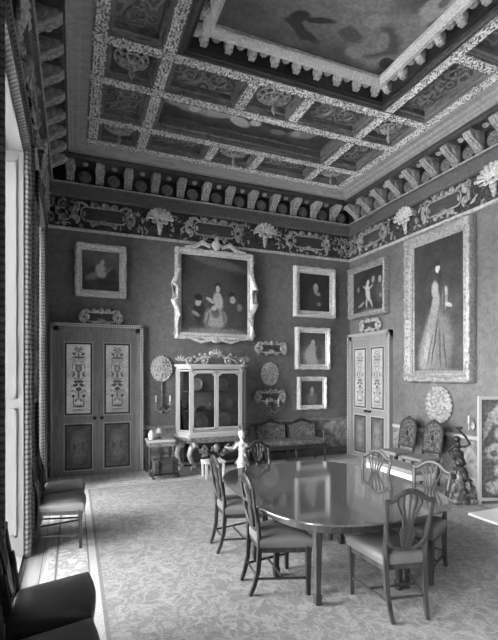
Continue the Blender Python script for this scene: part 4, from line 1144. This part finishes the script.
# white carved figure with outstretched arm
def figure(name, loc, rz, mat, basemat, kind):
    r = empty(name, loc, rz); mb = MB()
    if kind == 'white':
        mb.tube([(0,0,.10),(0,0,.25),(0,-.01,.38),(0,0,.46),(0,0,.56),(0,0,.60)], [.085,.075,.060,.065,.075,.03], 12)
        mb.ball((0,-.01,.70),(.055,.06,.07)); mb.tube([(0,0,.58),(0,0,.66)], .03, 8)
        mb.ball((0,-.065,.695),(.012,.014,.02)); mb.ball((0,.01,.74),(.06,.062,.05))
        mb.tube([(-.07,0,.55),(-.13,-.02,.48),(-.24,-.05,.50)], [.032,.026,.018], 8); mb.ball((-.26,-.055,.505),(.028,.018,.02))
        mb.tube([(.07,0,.55),(.11,-.02,.44),(.06,-.08,.38)], [.032,.026,.018], 8); mb.ball((.05,-.09,.375),(.022,.018,.022))
        for sx in (-1,1): mb.tube([(sx*.04,0,.25),(sx*.045,-.02,.12),(sx*.045,0,.03),(sx*.05,-.06,.02)], [.05,.038,.026,.02], 8)
    else:
        H = .0
        mb.tube([(0,0,.42),(.01,-.01,.52),(0,0,.60),(-.015,.0,.68),(-.01,0,.76),(-.01,0,.79)], [.05,.055,.042,.055,.055,.022], 10)
        mb.tube([(-.01,0,.77),(-.015,0,.83)], .02, 8); mb.ball((-.02,-.01,.86),(.034,.038,.044)); mb.ball((-.02,-.05,.857),(.008,.01,.012))
        mb.tube([(.035,0,.75),(.085,-.02,.80),(.05,-.02,.90),(.01,-.02,.96)], [.022,.018,.015,.012], 8); mb.ball((.0,-.02,.97),(.02,.015,.022))
        mb.tube([(-.055,0,.75),(-.10,-.02,.67),(-.06,-.06,.60)], [.022,.018,.014], 8); mb.ball((-.055,-.065,.59),.018)
        mb.tube([(.02,0,.46),(.05,-.04,.33),(.03,.0,.22),(.04,-.03,.19)], [.042,.034,.022,.016], 8)
        mb.tube([(-.02,0,.46),(-.04,-.01,.33),(-.03,.02,.20),(-.03,-.03,.18)], [.042,.034,.022,.016], 8)
    if kind == 'dark': mb.v = [(x*1.5,y*1.5,z) for x,y,z in mb.v]
    o = mb.build('body', mat, r, smooth=True)
    md = o.modifiers.new('join', 'REMESH'); md.mode = 'VOXEL'; md.voxel_size = .008; md.use_smooth_shade = True
    return r
r = figure('carved_figure', (2.70, 7.02, .015), R(-15), M['whitewash'], None, 'white')
mb = MB(); mb.lathe([(.13,0),(.13,.03),(.11,.035)], (0,0,0), 18); mb.build('plinth', M['cream'], r)
tag(r, 'white carved standing figure with one arm stretched left, before the cabinet', 'statue')
r = figure('carved_figure', (4.98, 4.50, .015), R(-40), M['mahog'], None, 'dark')
mb = MB(); rn = random.Random(9)
for i in range(120):
    a = rn.uniform(0,2*pi); h = rn.random()**1.3*.40; rad = .07+.15*(1-h/.42)+rn.uniform(-.03,.03)
    mb.ball((rad*cos(a),rad*sin(a),h+.02),(rn.uniform(.02,.045),rn.uniform(.012,.03),rn.uniform(.015,.035)),6,4,Matrix.Rotation(rn.uniform(0,3),3,'Z')@Matrix.Rotation(rn.uniform(0,3),3,'Y'))
mb.lathe([(.12,0),(.10,.1),(.07,.3),(.05,.44),(.03,.46)], (0,0,0), 12); mb.build('leafy_base', M['giltd'], r, smooth=True)
mb = MB(); mb.tube([(.01,-.02,.97),(.0,-.02,1.0)], .012, 8); mb.lathe([(.015,0),(.045,.02),(.05,.035),(.02,.04)], (0,-.02,.99), 12); mb.build('raised_bowl', M['mahog'], r)
tag(r, 'dark carved figure raising one arm on a leafy gilded base by the hearth', 'statue')

# settee along the far wall
r = tag(empty('settee', (4.08, 7.86, .0)), 'double-chair-back settee in patterned upholstery along the far wall behind the table', 'settee')
for s in (-1,1):
    cx = s*.35
    mb = MB(); mb.prism([(cx-.30,.42),(cx+.30,.42),(cx+.29,.72),(cx+.15,.76),(cx,.79),(cx-.15,.76),(cx-.29,.72)], lambda u,v,d: (u,d+(v-.4)*.12,v), .14, .20)
    mb.build('back_upholstery', M['tapestry'], r)
    mb = MB(); pts = [(cx-.33,.20,.73),(cx-.22,.19,.74),(cx-.14,.19,.79),(cx,.19,.84),(cx+.14,.19,.79),(cx+.22,.19,.74),(cx+.33,.20,.73)]
    mb.tube(pts, [.015,.02,.022,.03,.022,.02,.015], 8); mb.ball((cx,.18,.84),(.05,.03,.03))
    for q in (-1,1): mb.tube([(cx+q*.31,.14,.40),(cx+q*.31,.17,.6),(cx+q*.32,.20,.73)], .016, 6)
    mb.build('back_frame', M['mahog'], r, smooth=True)
mb = MB(); mb.box(-.68,.68,-.28,.16,.36,.46,.03); mb.build('seat', M['tapestry'], r)
mb = MB(); mb.box(-.69,.69,-.29,.17,.30,.36); mb.build('seat_rail', M['mahog'], r)
for s in (-1,1):
    mb = MB(); mb.tube([(s*.68,.16,.62),(s*.72,0,.64),(s*.73,-.2,.60),(s*.72,-.24,.56)], .02, 8); mb.tube([(s*.71,-.14,.62),(s*.69,-.18,.38)], .016, 6); mb.build('arm', M['mahog'], r, smooth=True)
for x in (-.66,0,.66):
    for y in (-.26,.14):
        mb = MB(); mb.tube([(x,y,.32),(x,y-.02,.18),(x,y,.05),(x,y-.03,.0)], [.03,.024,.016,.022], 8); mb.build('leg', M['mahog'], r, smooth=True)

# carved tall-back chairs by the right wall
def carved_chair(x, y, deg, label, src=None):
    if src: return tag(dup(src, (x,y,.015), R(deg)), label, 'chair', 'carved chairs by the right wall')
    r = tag(empty('carved_chair', (x,y,.015), R(deg)), label, 'chair', 'carved chairs by the right wall')
    arch = [(-.17,.50),(.17,.50),(.18,.80),(.15,.90),(.09,.95),(0,.98),(-.09,.95),(-.15,.90),(-.18,.80)]
    mb = MB(); mb.prism(arch, lambda u,v,d: (u,-.22-(v-.45)*.15+d,v), -.02, .01); mb.build('back_panel', M['cane'], r)
    mb = MB(); pts = [(u*1.06,-.225-(v-.45)*.15,v*1.0+.012*(v>.6)) for u,v in arch]; mb.tube(pts+[pts[0]], .019, 8, up=(0,1,0))
    for k in range(9):
        a = R(20+140*k/8); u, v = .19*cos(a), .79+.19*sin(a); mb.ball((u,-.225-(v-.45)*.15,v),(.03,.025,.03),8,5)
    for k in range(8):
        a = 2*pi*k/8; mb.ball((.075*cos(a),-.235-(.25)*.15,.72+.11*sin(a)),(.02,.02,.025),6,4)
    mb.ball((0,-.25,.72),(.03,.03,.045)); mb.ball((0,-.3,1.0),(.05,.02,.03))
    for s in (-1,1): mb.tube([(s*.18,-.22,.40),(s*.18,-.225,.52)], .02, 8)
    mb.build('back_frame', M['mahog'], r, smooth=True)
    mb = MB(); mb.box(-.22,.22,-.22,.20,.38,.44,.02); mb.build('seat', M['fabricl'], r)
    for sx in (-1,1):
        for sy in (-1,1):
            mb = MB(); mb.lathe([(.016,0),(.026,.03),(.016,.06),(.026,.14),(.018,.2),(.026,.3),(.022,.38)], (sx*.19,sy*.18-.01,0), 10); mb.build('leg', M['mahog'], r, smooth=True)
    mb = MB()
    for sx in (-1,1): mb.tube([(sx*.19,-.18,.12),(sx*.19,.17,.12)], .014, 8)
    mb.tube([(-.19,0,.12),(.19,0,.12)], .016, 8); mb.build('stretcher', M['mahog'], r)
    return r
cc = carved_chair(5.20, 6.04, 90, 'tall carved oval-back chair by the right wall, the one nearer the door')
carved_chair(5.16, 5.42, 90, 'tall carved oval-back chair by the right wall, farther from the door', cc)
# white bench with grey cushion
r = tag(empty('bench', (4.33, 4.98, .015)), 'white painted bench with a grey cushion between the table and the carved chairs', 'bench')
mb = MB(); mb.box(-.19,.19,-.5,.5,.42,.48,.02); mb.build('cushion', M['fabricl'], r)
mb = MB(); mb.box(-.18,.18,-.49,.49,.34,.42,.004); mb.build('seat_frame', M['white'], r)
for sx in (-1,1):
    for y in (-.45,0,.45):
        mb = MB(); mb.tube([(sx*.155,y,.34),(sx*.155,y,0)], [.030,.020], 4, up=(0,1,0)); mb.build('leg', M['white'], r)
# tapestry screen
a0 = Vector((5.08,4.28)); d = Vector((.93,-.37)); 
r = tag(empty('folding_screen', (5.08,4.28,.015), math.atan2(d.y,d.x)), 'standing screen with flower tapestry in a pale frame at the right edge by the hearth', 'screen')
mb = MB(); mb.box(0,.04,-.02,.02,0,1.46); mb.box(.58,.62,-.02,.02,0,1.46); mb.box(.04,.58,-.02,.02,1.42,1.46); mb.box(.04,.58,-.02,.02,.05,.09); mb.build('frame', M['cream'], r)
fl = [(.0,.45,.16,.16,0,.38,.4),(.06,.2,.14,.14,0,.42,.4),(-.08,-.05,.15,.13,0,.34,.4),(.05,-.3,.16,.12,0,.38,.4),(-.05,-.52,.18,.1,0,.33,.4),(.0,.42,.06,.07,0,.12,.3),(.07,.18,.05,.05,0,.14,.3),(-.1,-.06,.06,.05,0,.10,.3),(.16,.0,.07,.2,20,.2,.4),(-.18,.3,.05,.2,-20,.24,.4),(.2,-.4,.05,.12,0,.22,.4)]
mb = MB(); mb.box(-.27,.27,-.006,.006,-.665,.665); mb.build('tapestry_panel', m_paint('flower_tapestry', .09, fl, .12, 9, .4, .8), r, loc=(.31,0,.755))

# fireplace and hearth on the right wall
mb = MB(); mb.box(4.57,5.50,2.30,4.0,0,.03,.006); tag(mb.build('hearth', M['marble'], loc=(0,0,.014)), 'white marble hearth slab at the right edge of the carpet', 'hearth')
r = tag(empty('fireplace', (XR-.01,3.1,0), -pi/2), 'white marble chimneypiece on the right wall behind the hearth', 'fireplace')
mb = MB()
for s in (-1,1): mb.box(min(s*.85,s*.6),max(s*.85,s*.6),-.16,0,.0,1.15)
mb.box(-.6,.6,-.14,0,.95,1.15); mb.build('surround', M['marble'], r)
mb = MB(); mb.box(-.95,.95,-.24,0,1.15,1.22,.01); mb.build('mantel_shelf', M['marble'], r)
mb = MB(); mb.box(-.6,.6,-.03,0,0,.95); mb.build('fire_back', M['black'], r)

# ------------------------------------------------------------------ light, camera
W = bpy.data.worlds.new('sky'); SC.world = W; W.use_nodes = True
bg = W.node_tree.nodes['Background']; bg.inputs[0].default_value = (1,1,1,1); bg.inputs[1].default_value = 4.0

cam = bpy.data.cameras.new('camera'); co = bpy.data.objects.new('camera', cam); COL.objects.link(co)
cam.sensor_fit = 'HORIZONTAL'; cam.sensor_width = 36; cam.lens = 433/498*36; cam.shift_y = 54/498; cam.clip_start = .02
yaw = math.atan(175/433)
co.location = (0,0,EYE); co.rotation_euler = (R(90), 0, -yaw)
SC.camera = co
SC.view_settings.view_transform = 'Standard'; SC.view_settings.look = 'None'; SC.view_settings.gamma = 1; SC.view_settings.use_curve_mapping = False
SC.view_settings.exposure = 3.12
